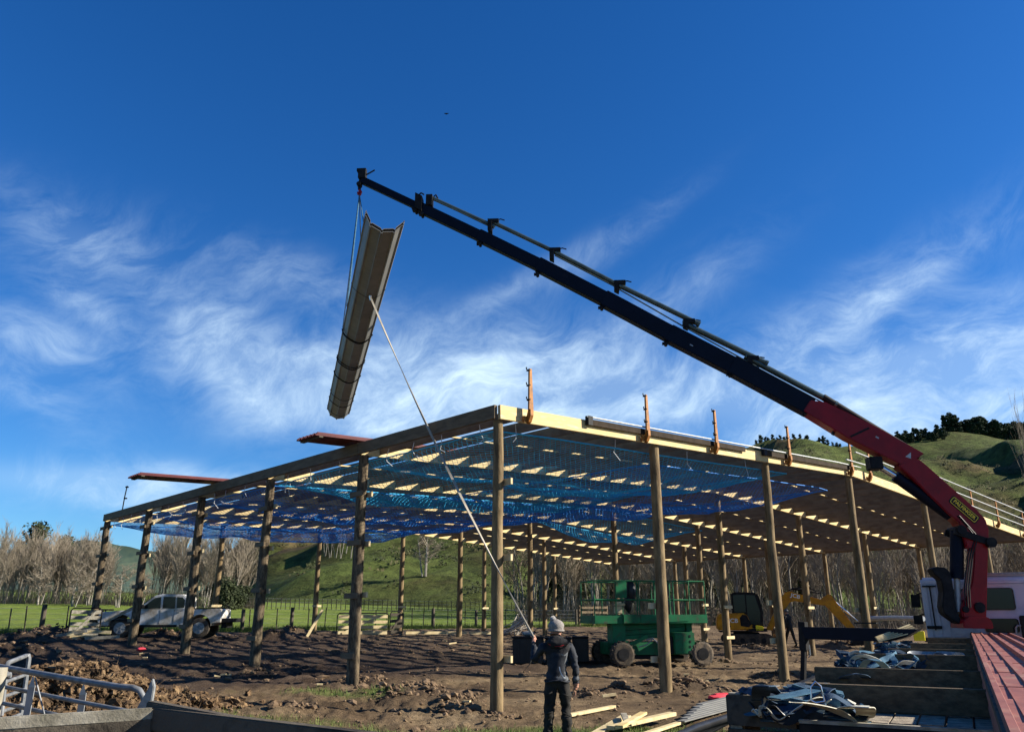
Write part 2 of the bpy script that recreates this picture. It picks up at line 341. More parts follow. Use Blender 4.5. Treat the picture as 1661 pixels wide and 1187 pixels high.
# ---------------------------------------------------------------- the ground
for (px, py, r, h) in [(806,1158,.35,.05),(577,1106,.75,.13),(1080,1118,.9,.20),(1130,1122,.7,.18),(1268,1100,.6,.12),(1178,1076,.6,.1),(640,1130,1.1,.10),(700,1128,1.0,.13),(745,1140,.8,.10),(730,1150,.6,.1),
                       (1000,1122,.5,.16),(955,1128,.5,.18),(70,1034,1.6,.30),(35,1042,1.8,.34),(110,1032,1.2,.22),(440,1036,.9,.3),(0,1068,2.2,.34),(330,1150,.5,.1),(480,1150,.5,.08),
                       (1400,1045,1.3,.35),(1360,1050,1.4,.3),(1220,1055,1.2,.2),(900,1038,1.2,.22),(420,1095,.7,.12),(560,1060,.8,.12),(265,1030,1.,.2),(470,1025,.8,.25)]:
    g = GP(px, py); MOUNDS.append((g.x, g.y, r, h))
def build_ground():
    az = np.concatenate([np.arange(-180, -48, 6.0), np.arange(-48, 48.01, .17), np.arange(54, 180, 6.0)])
    az = np.radians(az); na = len(az)
    rr = [0.0, 1.2, 2.2]; r = 3.0
    while r < 175: rr.append(r); r *= 1.0100
    rr.append(260); nr = len(rr)
    vs = []; dm = []; lm = []; mm = []
    for r in rr:
        for a in az:
            x, y = math.sin(a)*r, math.cos(a)*r
            fine = r > 2 and abs(a) < .9
            vs.append((x, y, ground_z(x, y, fine)))
            mm.append(dark_soil_mask(x, y)); dm.append(dirt_mask(x, y)); lm.append(lawn_mask(x, y) if 8 < r < 27 and abs(a) < .9 else 0.)
    fs = []
    for i in range(nr-1):
        for j in range(na):
            k = (j+1) % na
            if i == 0: fs.append((j, na+k, na+j)) if False else fs.append((j, k, na+k, na+j))
            else: fs.append((i*na+j, i*na+k, (i+1)*na+k, (i+1)*na+j))
    me = bpy.data.meshes.new('ground'); me.from_pydata(vs, [], fs)
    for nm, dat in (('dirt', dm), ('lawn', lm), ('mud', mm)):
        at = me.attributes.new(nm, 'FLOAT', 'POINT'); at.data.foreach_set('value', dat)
    me.polygons.foreach_set('use_smooth', [True]*len(me.polygons))
    m = bpy.data.materials.new('ground_soil_and_grass'); m.use_nodes = True; nt = m.node_tree; N = nt.nodes; L = nt.links
    b = N['Principled BSDF']; b.inputs['Roughness'].default_value = .95; b.inputs['Specular IOR Level'].default_value = .15
    tc = N.new('ShaderNodeTexCoord')
    def nz(s, d=6, r=.6, vec=None, sc=None):
        n = N.new('ShaderNodeTexNoise'); n.inputs['Scale'].default_value = s; n.inputs['Detail'].default_value = d; n.inputs['Roughness'].default_value = r
        v = vec or tc.outputs['Object']
        if sc:
            mp = N.new('ShaderNodeMapping'); mp.inputs['Scale'].default_value = sc; L.new(v, mp.inputs[0]); v = mp.outputs[0]
        L.new(v, n.inputs['Vector']); return n.outputs['Fac']
    def ramp(f, els):
        r = N.new('ShaderNodeValToRGB'); L.new(f, r.inputs[0]); e = r.color_ramp.elements
        e[0].position, e[0].color = els[0][0], (*els[0][1], 1); e[1].position, e[1].color = els[-1][0], (*els[-1][1], 1)
        for p, c in els[1:-1]:
            q = e.new(p); q.color = (*c, 1)
        return r.outputs[0]
    def mix(f, a, c, t='MIX'):
        x = N.new('ShaderNodeMix'); x.data_type = 'RGBA'; x.blend_type = t
        if isinstance(f, float): x.inputs['Factor'].default_value = f
        else: L.new(f, x.inputs['Factor'])
        L.new(a, x.inputs[6]); L.new(c, x.inputs[7]); return x.outputs[2]
    soil = ramp(nz(.45, 8, .65), [(.32, (.10,.066,.038)), (.47, (.18,.122,.070)), (.58, (.27,.19,.108)), (.70, (.34,.25,.15))])
    soil2 = ramp(nz(5.5, 8, .7), [(.35, (.45,.45,.45)), (.62, (1.,1.,1.))])
    soil = mix(1.0, soil, soil2, 'MULTIPLY')
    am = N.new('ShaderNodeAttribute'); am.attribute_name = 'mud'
    dark_soil = ramp(nz(1.1, 8, .7), [(.34, (.040,.026,.018)), (.52, (.075,.050,.034)), (.68, (.13,.092,.062))]); soil = mix(am.outputs['Fac'], soil, dark_soil)  # dark soil colour, also deepens the shade under the shed
    straw = ramp(nz(22, 3, .5), [(.70, (0,0,0)), (.76, (.6,.6,.6))])
    strawc = ramp(nz(1.0), [(0, (.42,.33,.20)), (1, (.46,.36,.22))])
    soil = mix(straw, soil, strawc)
    fld = ramp(nz(.10, 7, .65, sc=(1,2.2,1)), [(.33, (.105,.150,.022)), (.5, (.145,.195,.032)), (.68, (.19,.225,.048))])
    fld2 = ramp(nz(2.5, 6, .7), [(.35, (.6,.6,.6)), (.62, (1.1,1.1,1.0))])
    fld = mix(1.0, fld, fld2, 'MULTIPLY')
    lawn = ramp(nz(1.6, 7, .7), [(.35, (.05,.075,.016)), (.5, (.10,.13,.03)), (.65, (.19,.16,.075))])
    at = N.new('ShaderNodeAttribute'); at.attribute_name = 'dirt'; al = N.new('ShaderNodeAttribute'); al.attribute_name = 'lawn'
    c = mix(al.outputs['Fac'], soil, lawn); c = mix(at.outputs['Fac'], fld, c)
    L.new(c, b.inputs['Base Color'])
    n1 = nz(9, 8, .75); n2 = nz(38, 5, .7)
    ad = N.new('ShaderNodeMath'); ad.operation = 'ADD'; L.new(n1, ad.inputs[0]); L.new(n2, ad.inputs[1])
    bp = N.new('ShaderNodeBump'); bp.inputs['Strength'].default_value = 1.0; bp.inputs['Distance'].default_value = .07
    L.new(ad.outputs[0], bp.inputs['Height']); L.new(bp.outputs[0], b.inputs['Normal'])
    me.materials.append(m)
    tag(link('ground', me), kind='structure')
build_ground()
# ---------------------------------------------------------------- hills
def ang(px, py, y): return W(px, py, y)
HR = []   # ridges: polyline of (x,y,z), flank slope near side
def ridge(pts, s_left, s_right):
    HR.append(([Vector(p) for p in pts], s_left, s_right))
def seg_h(x, y):
    best = -30
    for pts, sl_, sr_ in HR:
        for a, b in zip(pts[:-1], pts[1:]):
            abx, aby = b.x-a.x, b.y-a.y; L2 = abx*abx+aby*aby
            t = max(0, min(1, ((x-a.x)*abx+(y-a.y)*aby)/L2))
            cx, cy = a.x+abx*t, a.y+aby*t
            d = math.hypot(x-cx, y-cy); side = abx*(y-a.y)-aby*(x-a.x)
            s = sl_ if side > 0 else sr_
            h = a.z+(b.z-a.z)*t
            # rounded crest
            hh = h - s*(math.sqrt(d*d+14*14)-14)
            if hh > best+12: best = hh
            else:
                k = 10.; m_ = max(best, hh); e = math.exp(-abs(best-hh)/k); best = m_ + k*math.log1p(e)*.5
    return best
# long middle hill behind the shed, rising from the left to the right
ridge([ang(440,945,280), ang(490,895,285), ang(570,845,290), ang(800,806,300), ang(1080,766,330), ang(1260,743,350), ang(1390,760,390)], .40, .34)
ridge([ang(560,850,285), ang(600,935,190)+Vector((0,0,-2)), ang(640,972,140)+Vector((0,0,-3))], .30, .42)
ridge([ang(980,765,320), ang(900,900,200)+Vector((0,0,-2)), ang(870,972,140)+Vector((0,0,-3))], .30, .42)
# right hill with its spur
ridge([ang(1390,768,420), ang(1470,730,440), ang(1540,708,460), ang(1700,722,480), ang(1900,716,500)], .30, .8)
ridge([ang(1545,712,455), ang(1592,740,385), ang(1650,760,325), ang(1740,800,270), ang(1900,880,220)], .22, 1.0)
def hill_z(x, y):
    h = seg_h(x, y); w = smooth(-.43, -.29, x/max(y, 1)); h = h*w - 8*(1-w)
    n = noise.fractal((x*.012, y*.012, 1), .9, 2, 5)*9 + noise.fractal((x*.05, y*.05, 4), .9, 2, 4)*2.8 + noise.fractal((x*.16, y*.16, 6), .9, 2, 3)*1.1 - abs(noise.noise((x*.03, y*.02, 8)))*7
    return h + n*smooth(-10, 22, h)*(1-.62*smooth(300, 400, y))
def build_hills():
    xs = np.arange(-420, 620, 5.0); ys = np.concatenate([np.arange(92, 250, 4.0), np.arange(250, 640, 6.5)])
    vs = []
    for y in ys:
        for x in xs:
            z = hill_z(x, y)
            g = plane_z(x, y)
            e = smooth(92, 112, y + .15*abs(x+30)*0)
            z = max(z, -12) if z > -12 else -12
            vs.append((x, y, g-3 + (max(z, g-2.5)-(g-3))*e))
    nx = len(xs); ny = len(ys)
    fs = [(j*nx+i, j*nx+i+1, (j+1)*nx+i+1, (j+1)*nx+i) for j in range(ny-1) for i in range(nx-1)]
    me = bpy.data.meshes.new('hills'); me.from_pydata(vs, [], fs); me.polygons.foreach_set('use_smooth', [True]*len(me.polygons))
    m = bpy.data.materials.new('hill_pasture'); m.use_nodes = True; nt = m.node_tree; N = nt.nodes; L = nt.links
    b = N['Principled BSDF']; b.inputs['Roughness'].default_value = 1; b.inputs['Specular IOR Level'].default_value = .1
    tc = N.new('ShaderNodeTexCoord')
    def nz(s, d=7, r=.65):
        n = N.new('ShaderNodeTexNoise'); n.inputs['Scale'].default_value = s; n.inputs['Detail'].default_value = d; n.inputs['Roughness'].default_value = r
        L.new(tc.outputs['Object'], n.inputs['Vector']); return n.outputs['Fac']
    r = N.new('ShaderNodeValToRGB'); L.new(nz(.022), r.inputs[0]); e = r.color_ramp.elements
    e[0].position = .34; e[0].color = (.11,.08,.038,1); e[1].position = .66; e[1].color = (.095,.10,.032,1)
    q = e.new(.45); q.color = (.065,.072,.020,1); q = e.new(.55); q.color = (.082,.108,.026,1)
    r2 = N.new('ShaderNodeValToRGB'); L.new(nz(.25, 8, .75), r2.inputs[0]); e = r2.color_ramp.elements
    e[0].position = .38; e[0].color = (.40,.40,.40,1); e[1].position = .60; e[1].color = (1.1,1.1,1.1,1)
    x = N.new('ShaderNodeMix'); x.data_type = 'RGBA'; x.blend_type = 'MULTIPLY'; x.inputs['Factor'].default_value = 1
    L.new(r.outputs[0], x.inputs[6]); L.new(r2.outputs[0], x.inputs[7]); L.new(x.outputs[2], b.inputs['Base Color'])
    bp = N.new('ShaderNodeBump'); bp.inputs['Strength'].default_value = .8; bp.inputs['Distance'].default_value = 1.2; L.new(nz(.35, 8, .75), bp.inputs['Height']); L.new(bp.outputs[0], b.inputs['Normal'])
    me.materials.append(m); tag(link('hills', me), kind='structure')
build_hills()
def build_far_hills():
    # wooded dark range far to the left
    mb = MB(); prof = [(-260,905),(-120,895),(-30,900),(60,893),(105,884),(135,875),(165,878),(200,885),(240,893),(300,902),(420,915),(700,930)]
    D = 1500; n = 120; rows = 10; vs = []
    for k in range(n+1):
        px = -260+960*k/n
        for i in range(len(prof)-1):
            if prof[i][0] <= px <= prof[i+1][0]: t = (px-prof[i][0])/(prof[i+1][0]-prof[i][0]); t = t*t*(3-2*t); py = prof[i][1]*(1-t)+prof[i+1][1]*t
        top = W(px, py, D)
        for j in range(rows+1):
            t = j/rows; y = D-900*(1-math.cos(t*1.5))*.9 if j else D
            z = top.z*(1-t)**1.1 - 10*t + noise.fractal((top.x*.01, j*.8, 3), .9, 2, 4)*14*(t > 0)
            vs.append((top.x*(y/D), y, z))
        vs_back = None
    fs = [(i*(rows+1)+j, (i+1)*(rows+1)+j, (i+1)*(rows+1)+j+1, i*(rows+1)+j+1) for i in range(n) for j in range(rows)]
    o = len(vs)
    for k in range(n+1):
        a = vs[k*(rows+1)]; vs.append((a[0]*1.2, a[1]*1.25, -20))
    fs += [(i*(rows+1), o+i, o+i+1, (i+1)*(rows+1)) for i in range(n)]
    mb.add(vs, fs)
    m = mat('far_forest', (.030,.055,.045), (.075,.10,.06), .02, 1, bump=1, bscale=.05, detail=8)
    tag(mb.build('far_hills', m, smooth=True), kind='structure')
build_far_hills()
# ---------------------------------------------------------------- trees
def bare_tree(seed, h, spread, levels=4, stems=1, up=.55, rad=.16, nb=(7,6,5), twig=.012):
    rnd = random.Random(seed); tr = MB(); cr = MB()
    def branch(p, d, L, r, lev):
        n = 4 if lev < 2 else 3; pts = [p.copy()]; q = p.copy(); dd = d.copy()
        for i in range(n):
            dd = (dd + Vector((rnd.gauss(0,.13), rnd.gauss(0,.13), rnd.gauss(.03,.07)))*(1 if lev else .5)).normalized()
            q = q + dd*L/n; pts.append(q.copy())
        rs = [max(twig*.5, r*(1-.75*i/n)) for i in range(n+1)]
        (tr if lev < 1 else cr).tube(pts, rs, 5 if lev == 0 else 3, cap=False)
        if lev >= levels: return
        k = nb[min(lev, len(nb)-1)]
        for i in range(k):
            t = (.25+.75*(i+rnd.random()*.9)/k) if lev == 0 else (.15+.85*(i+rnd.random())/k)
            t = min(t, .999); s = t*n; a = int(s); pp = pts[a].lerp(pts[a+1], s-a); ax = (pts[a+1]-pts[a]).normalized()
            th = rnd.random()*2*math.pi; sd_ = Vector((math.cos(th), math.sin(th), 0))
            nd = (ax*up + sd_*spread*(1 if lev == 0 else .9) + Vector((0,0,.25*rnd.random()))).normalized()
            branch(pp, nd, L*rnd.uniform(.34,.58)*(1.1-.45*t if lev == 0 else 1), max(twig, r*.45), lev+1)
    for s in range(stems):
        a = rnd.random()*6.28; o = Vector((math.cos(a), math.sin(a), 0))*(.25*s)
        tilt = Vector((math.cos(a)*.14*(s > 0), math.sin(a)*.14*(s > 0), 1)).normalized()
        branch(o, tilt, h*(1 if s == 0 else rnd.uniform(.7,.95)), rad*(1 if s == 0 else .7), 0)
    return tr, cr
PROTO = {}
def tree_mesh(key, tr, cr, mt, mc):
    a = tr.build('trunk', mt); b = cr.build('crown', mc); PROTO[key] = (a.data, b.data)
    bpy.data.objects.remove(a); bpy.data.objects.remove(b)
def leafy(seed, h, w, nleaf, trunk=.3, base=.15, size=.5, conical=0.):
    rnd = random.Random(seed); tr = MB(); cr = MB()
    tr.tube([(0,0,-.3), (rnd.gauss(0,.1),0,h*.5), (0,rnd.gauss(0,.2),h*.92)], [trunk, trunk*.6, trunk*.15], 5, cap=False)
    lobes = []
    for i in range(14):
        t = base+(1-base)*(i+.5)/14; a = rnd.random()*6.28; rr = w*(1-conical*t)*rnd.uniform(.35,.9)*(math.sin(math.pi*min(1,t*.9+.08)) if conical == 0 else 1)
        c = Vector((math.cos(a)*rr*.75, math.sin(a)*rr*.75, h*t)); lobes.append((c, rnd.uniform(.35,.62)*w*(1-conical*t*.8)))
        tr.tube([(0,0,h*t*.8), c], [trunk*.25, .03], 3, cap=False)
    for i in range(nleaf):
        c, r = lobes[rnd.randrange(len(lobes))]
        d = Vector((rnd.gauss(0,1), rnd.gauss(0,1), rnd.gauss(0,.8))).normalized()
        p = c + d*r*rnd.uniform(.55,1.05); s = size*rnd.uniform(.5,1.2)
        a = Vector((rnd.gauss(0,1), rnd.gauss(0,1), rnd.gauss(0,1))).normalized(); b = a.cross(d+Vector((.01,.02,.03))).normalized()
        cr.add([p-a*s*.5, p+b*s*.35, p+a*s*.5, p-b*s*.3+d*s*.2], [(0,1,2),(0,2,3)])
    return tr, cr
for i in range(5): tree_mesh(('slim', i), *bare_tree(10+i, 8.5, .32, 3, 2, .95, .085, (13,7,5), .020), M['bark'], M['twig'])
for i in range(4): tree_mesh(('spread', i), *bare_tree(30+i, 7.5, .95, 4, 3, .45, .20, (7,5,5), .022), M['bark'], M['twig'])
for i in range(5): tree_mesh(('tall', i), *bare_tree(50+i, 15, .55, 4, 2, .75, .22, (10,5,4,3), .028), M['bark'], M['twigd'])
for i in range(2): tree_mesh(('poplar', i), *bare_tree(70+i, 19, .15, 3, 1, 1.35, .17, (26,5,3), .026), M['bark'], M['twig'])
for i in range(4): tree_mesh(('pine', i), *leafy(80+i, 11, 2.9, 900, .25, .12, 1.0, .62), M['barkd'], M['leafp'])
for i in range(3): tree_mesh(('bush', i), *leafy(90+i, 4.2, 2.2, 2600, .16, .05, .36), M['barkd'], M['leafd'])
for i in range(2): tree_mesh(('gum', i), *leafy(97+i, 10, 3.0, 2200, .25, .45, .5), M['barkd'], M['leafd'])
def hill_hit(px, py):
    d = ray(px, py); y = 108.
    while y < 420:
        if EYE+d.z/d.y*y < hill_z(d.x/d.y*y, y): break
        y += .5
    return Vector((d.x/d.y*y, y, 0))
def plant(key, x, y, s, name, label, group, sz=1., z=None, cat='tree'):
    k = key if isinstance(key, tuple) else (key, random.randrange(sum(1 for q in PROTO if q[0] == key)))
    if z is None: z = max(plane_z(x, y), hill_z(x, y) if y > 112 else -99)
    t = thing(name, label, cat, (x, y, z-.1), random.random()*6.28, group); t.scale = (s, s, s*sz)
    for nm, me in zip(('trunk', 'crown'), PROTO[k]): link(nm, me, t)
    return t
rnd = random.Random(3)
for i in range(58):
    px = -40 + 215*(i+rnd.random()*.8)/58; y = rnd.uniform(86, 104)
    p = W(px, 985, y); plant('slim', p.x, p.y, rnd.uniform(.50,.72), 'bare_poplar_tree', 'slender leafless grey tree in the crowded row at the far left of the paddock', 'slender bare trees at the far left')
for i, px in enumerate((118, 142, 60, 190, 226)):
    p = W(px, 985, rnd.uniform(78, 84)); plant('spread', p.x, p.y, rnd.uniform(.42,.6), 'bare_willow_tree', 'low spreading leafless tree at the foot of the slender grey trees', 'low bare willows at the paddock edge')
for i in range(30):
    px = 245 + 155*(i+rnd.random()*.8)/30; y = rnd.uniform(88, 106)
    p = W(px, 985, y); plant('slim', p.x, p.y, rnd.uniform(.62,.88), 'bare_poplar_tree', 'slender leafless grey tree standing behind the white pickup', 'slender bare trees behind the pickup')
p = hill_hit(690, 936); plant(('spread', 1), p.x, p.y, p.y*.0072, 'bare_tree', 'pale leafless tree standing alone on the hillside left of the near corner pole', None)
for i, (px, dy) in enumerate([(528,0),(536,4),(545,1),(553,3),(561,0),(569,3)]):
    p = hill_hit(px, 903+dy); plant('slim', p.x, p.y, p.y*.0052, 'bare_tree', 'pale bare trunk in the small clump high on the hillside', 'bare clump high on the hillside')
for i in range(100):
    px = 835 + 900*(i+rnd.random()*.9)/100; y = rnd.uniform(72, 118)
    p = W(px, 985, y); z = plane_z(p.x, p.y) if y < 112 else None
    t = plant('tall', p.x, p.y, rnd.uniform(.52,.76) if px < 1380 else rnd.uniform(.40,.56), 'bare_forest_tree', 'tall leafless brown tree in the dense wood behind the shed', 'leafless wood behind the shed', z=z)
for i in range(34):
    px = 880 + 800*(i+rnd.random()*.9)/34; y = rnd.uniform(66, 78)
    p = W(px, 985, y); plant('slim', p.x, p.y, rnd.uniform(.6,.9), 'bare_sapling', 'thin pale leafless sapling at the front of the wood', 'pale saplings at the front of the wood', z=plane_z(p.x, p.y))
for i, (px, s) in enumerate([(1572,.78),(1588,.84),(1612,.74),(1640,.70),(1662,.80),(1556,.60)]):
    p = W(px, 985, 104+3*i); plant('poplar', p.x, p.y, s, 'poplar_tree', 'tall narrow leafless poplar showing above the guard rails at the right', 'tall poplars above the right roof edge', z=plane_z(p.x, p.y)).scale = (s*.6, s*.6, s*.62)
p = W(1712, 985, 96); plant(('poplar', 1), p.x, p.y, 1.16, 'poplar_tree', 'tallest bare poplar, cut by the right edge of the view above the guard rails', None, z=plane_z(p.x, p.y)).scale = (.4, .4, 1.0)
for i, (px, y, s) in enumerate([(366,80,.62),(384,84,.5),(354,92,.72),(398,92,.5)]):
    p = W(px, 985, y); plant('bush', p.x, p.y, s, 'evergreen_bush', 'round dark evergreen bush behind the tail of the pickup', 'dark bushes behind the pickup tail', cat='bush')
for i, (px, y, s) in enumerate([(905,110,1.4),(1010,115,1.6),(1060,108,1.3),(1240,112,1.7),(1310,116,1.5),(930,124,1.6),(1150,120,1.5)]):
    p = W(px, 985, y); plant('bush', p.x, p.y, s, 'ivy_covered_tree', 'dark green leafy tree among the bare trunks of the wood', 'leafy trees inside the wood')
for i, (px, y, s) in enumerate([(42,118,1.0),(88,122,.85),(84,126,.8)]):
    p = W(px, 985, y); plant('gum', p.x, p.y, s, 'gum_tree', 'round crowned tree rising above the slender grey trees at the left', 'leafy tops above the left tree row', z=plane_z(p.x, p.y))
# pines along the ridges
def ridge_pine(px, py, y, s, label, group):
    p = W(px, py, y); z = hill_z(p.x, p.y)
    k = ('pine', rnd.randrange(4)); t = thing('pine_tree', label, 'tree', (p.x, p.y, z-.5), rnd.random()*6, group); t.scale = (s*rnd.uniform(1.2,1.9), s*1.5, s*rnd.uniform(.8,1.1))
    for nm, me in zip(('trunk', 'crown'), PROTO[k]): link(nm, me, t)
for i in range(84):
    px = 1535 + 150*(i+rnd.random())/84; ridge_pine(px, 700, 462+rnd.uniform(-6,16), rnd.uniform(.8,1.15), 'dark pine in the solid row along the right hilltop', 'pine row on the right hilltop')
for i in range(22):
    px = 1452 + 85*(i+rnd.random())/22; ridge_pine(px, 712, 440+rnd.uniform(-4,12), rnd.uniform(.45,.7), 'dark pine in the ragged group left of the hilltop pine row', 'ragged pines left of the hilltop row')
for i in range(26):
    px = 1225 + 170*(i+rnd.random())/26; ridge_pine(px, 730, 350+rnd.uniform(-4,10), rnd.uniform(.26,.44), 'small dark pine on the low ridge above the gable rail', 'small pines on the low ridge')
# scrub on the hill
def scrub():
    mb = MB(); r = random.Random(5); c = 0
    while c < 7500:
        x = r.uniform(-150, 250); y = r.uniform(122, 330); z = hill_z(x, y)
        if z < plane_z(x, y)-1.5: c += 1; continue
        d = noise.fractal((x*.018, y*.018, 12), .9, 2, 4)
        if d + .22*math.exp(-((x+18)/60)**2) < -.06+r.random()*.40: c += 1; continue
        s = r.uniform(.4, 1.5)
        for k in range(26):
            p = Vector((x+r.gauss(0,s*.6), y+r.gauss(0,s*.6), z+abs(r.gauss(0,s*.45)))); q = .10+s*.13
            a = Vector((r.gauss(0,1), r.gauss(0,1), r.gauss(0,1))).normalized(); b = a.orthogonal().normalized()
            mb.add([p-a*q, p+b*q, p+a*q*.9, p-b*q*.8+Vector((0,0,q*.3))], [(0,1,2),(0,2,3)])
        c += 1
    o = mb.build('hillside_scrub', M['leafs']); tag(o, 'low dark scrub and gorse spread over the green hillside', 'scrub', kind='stuff')
scrub()
def undergrowth():
    mb = MB(); r = random.Random(6)
    for i in range(9000):
        px = r.uniform(840, 1720) if r.random() < .75 else r.uniform(-60, 420); y = r.uniform(64, 84) if px > 800 else r.uniform(84, 98)
        p = W(px, 985, y); p.z = plane_z(p.x, p.y); h = abs(r.gauss(0, 1.1))+.4; d = Vector((r.gauss(0,.35), r.gauss(0,.35), 1))*h
        w = Vector((.02,0,0)); mb.add([p-w, p+w, p+d], [(0,1,2)])
        q = p+d*.5; e = q+Vector((r.gauss(0,.5), r.gauss(0,.3), .5*h)); mb.add([q-w*.7, q+w*.7, e], [(0,1,2)])
    tag(mb.build('undergrowth', M['twigd']), 'brown leafless brush filling the foot of the tree rows', 'undergrowth', kind='stuff')
undergrowth()
# ---------------------------------------------------------------- the pole shed
RAF = .28   # rafter depth
shed = thing('pole_shed', 'large unfinished timber pole shed with open roof framing and no cladding', 'shed', tuple(P3(0,0,0)))
OFF = A0.copy()
def sp(u, v, z): return P3(u, v, z) - OFF
AX = (RD, LD, Vector((0,0,1)))
poles = {}
for i in range(6):
    for j in range(7):
        edge = i in (0, 5) or j in (0, 6)
        if not edge and j < 3: continue
        v = B1*min(j,3)+B2*max(0,j-3); u = BAY*i
        g = ground_z(*(P3(u, v).to_tuple()[:2])); top = hroof(v)
        mb = MB(); rb = (.152 if j == 0 else .135)*(1+.05*math.sin(i*5.1+j*2.3)) if not (i == 0 and j == 0) else .125; k = random.Random(i*9+j)
        n = 9; pts = []; rs = []
        for q in range(n):
            t = q/(n-1); pts.append(sp(u, v, g-.3+(top-g+.3)*t) + Vector((k.gauss(0,.008), k.gauss(0,.008), 0))*(0 < q < n-1)); rs.append(rb*(1-.20*t)*(1+k.gauss(0,.012)))
        mb.tube(pts, rs, 14)
        po = mb.build('pole', M['pole_dark'] if j == 0 and i else M['pole'], shed, smooth=True)
        poles[i, j] = po
        # cleats nailed across the poles
        if j == 0:
            hs = [.72, 1.95, 3.1, 4.25] if i else [.85, 2.55, 4.2]
            for hz in hs:
                c = MB(); s_ = -1 if i else 1
                c.box(sp(u, v, g+hz+k.gauss(0,.06)) + RD*(s_*(rb+.0)) , .050, .54, .12, (RD, LD, Vector((0,0,1)))); c.build('cleat', M['beam'] if i else M['block'], po)  # outer cleats take the dark timber colour to stand in for their shade
                if i and hz > 1:
                    c = MB(); c.box(sp(u, v, g+hz) + RD*(rb-.01) + LD*.02, .05, .50, .12, AX); c.build('cleat', M['block'], po)
        elif i == 0 and j < 6:
            for hz in ([.62, 1.75] if j != 2 else [1.0, 1.95]):
                c = MB(); c.box(sp(u, v, g+hz)+LD*(rb+.0),   .58, .05, .13, AX); c.build('cleat', M['block'], po)
        elif i == 5 or j in (3,4,5) and i < 3:
            for hz in ([1.25] if i == 5 else [.75, 1.75]):
                c = MB(); c.box(sp(u, v, g+hz)-LD*(rb+.0), .46, .045, .10, AX); c.build('cleat', M['block'], po)
# rafters (double timbers), eave beams, purlins, mid-bay blocking
PS = 14; 
va = [0.0 + .42 + k*(VR-.5)/15 for k in range(16)]; vb = [VR+.42+k*(VE-VR-.55)/17 for k in range(18)]
UPZ = Vector((0,0,1))
for i in range(6):
    u = BAY*i
    for (v0, v1) in ((-.10, VR), (VR, VE+.1)):
        n = 2 if v1 <= VR else 2
        for k in range(n):
            s = v0+(v1-v0)*k/n; e = v0+(v1-v0)*(k+1)/n
            mb = MB(); zc = RAF/2; a = sp(u, s, hroof(max(0,s))+zc); b = sp(u, e, hroof(min(e,VE))+zc)
            off = -LD*.15 if i == 0 else Vector((0,0,0))
            mb.bar(a+off, b+off, .09 if i else .075, RAF, UPZ); mb.build('rafter', M['pine'], shed)
for i in range(5):
    for (v, nm) in ((-.155, 'eave_beam'), (VE+.155, 'eave_beam')):
        mb = MB(); z = hroof(max(0, min(v, VE))); mb.box(sp(BAY*(i+.5)-(.06 if i == 0 else 0), v, z+.145), .075, BAY+(.10 if i == 0 else -.01), .27, AX); mb.build(nm, M['beam'], shed)
    for kk, v in enumerate(va+vb):
        z = hroof(v)+RAF-.119+.004; mb = MB(); r = random.Random(i*50+kk)
        mb.box(sp(BAY*(i+.5)+(.0 if i == 0 else 0), v+r.gauss(0,.008), z), .05, BAY-.10, .238, AX); mb.build('purlin', M['purlin'], shed)
    vv = va+vb
    for kk in range(len(vv)-1):
        if kk == 15: continue
        a, b = vv[kk]+.027, vv[kk+1]-.027; r = random.Random(i*77+kk); u = BAY*(i+.5)+(.03 if kk % 2 else -.03)
        mb = MB(); mb.bar(sp(u, a, hroof(a)+.14), sp(u, b, hroof(b)+.14), .07, .030); mb.build('blocking', M['pine'], shed)
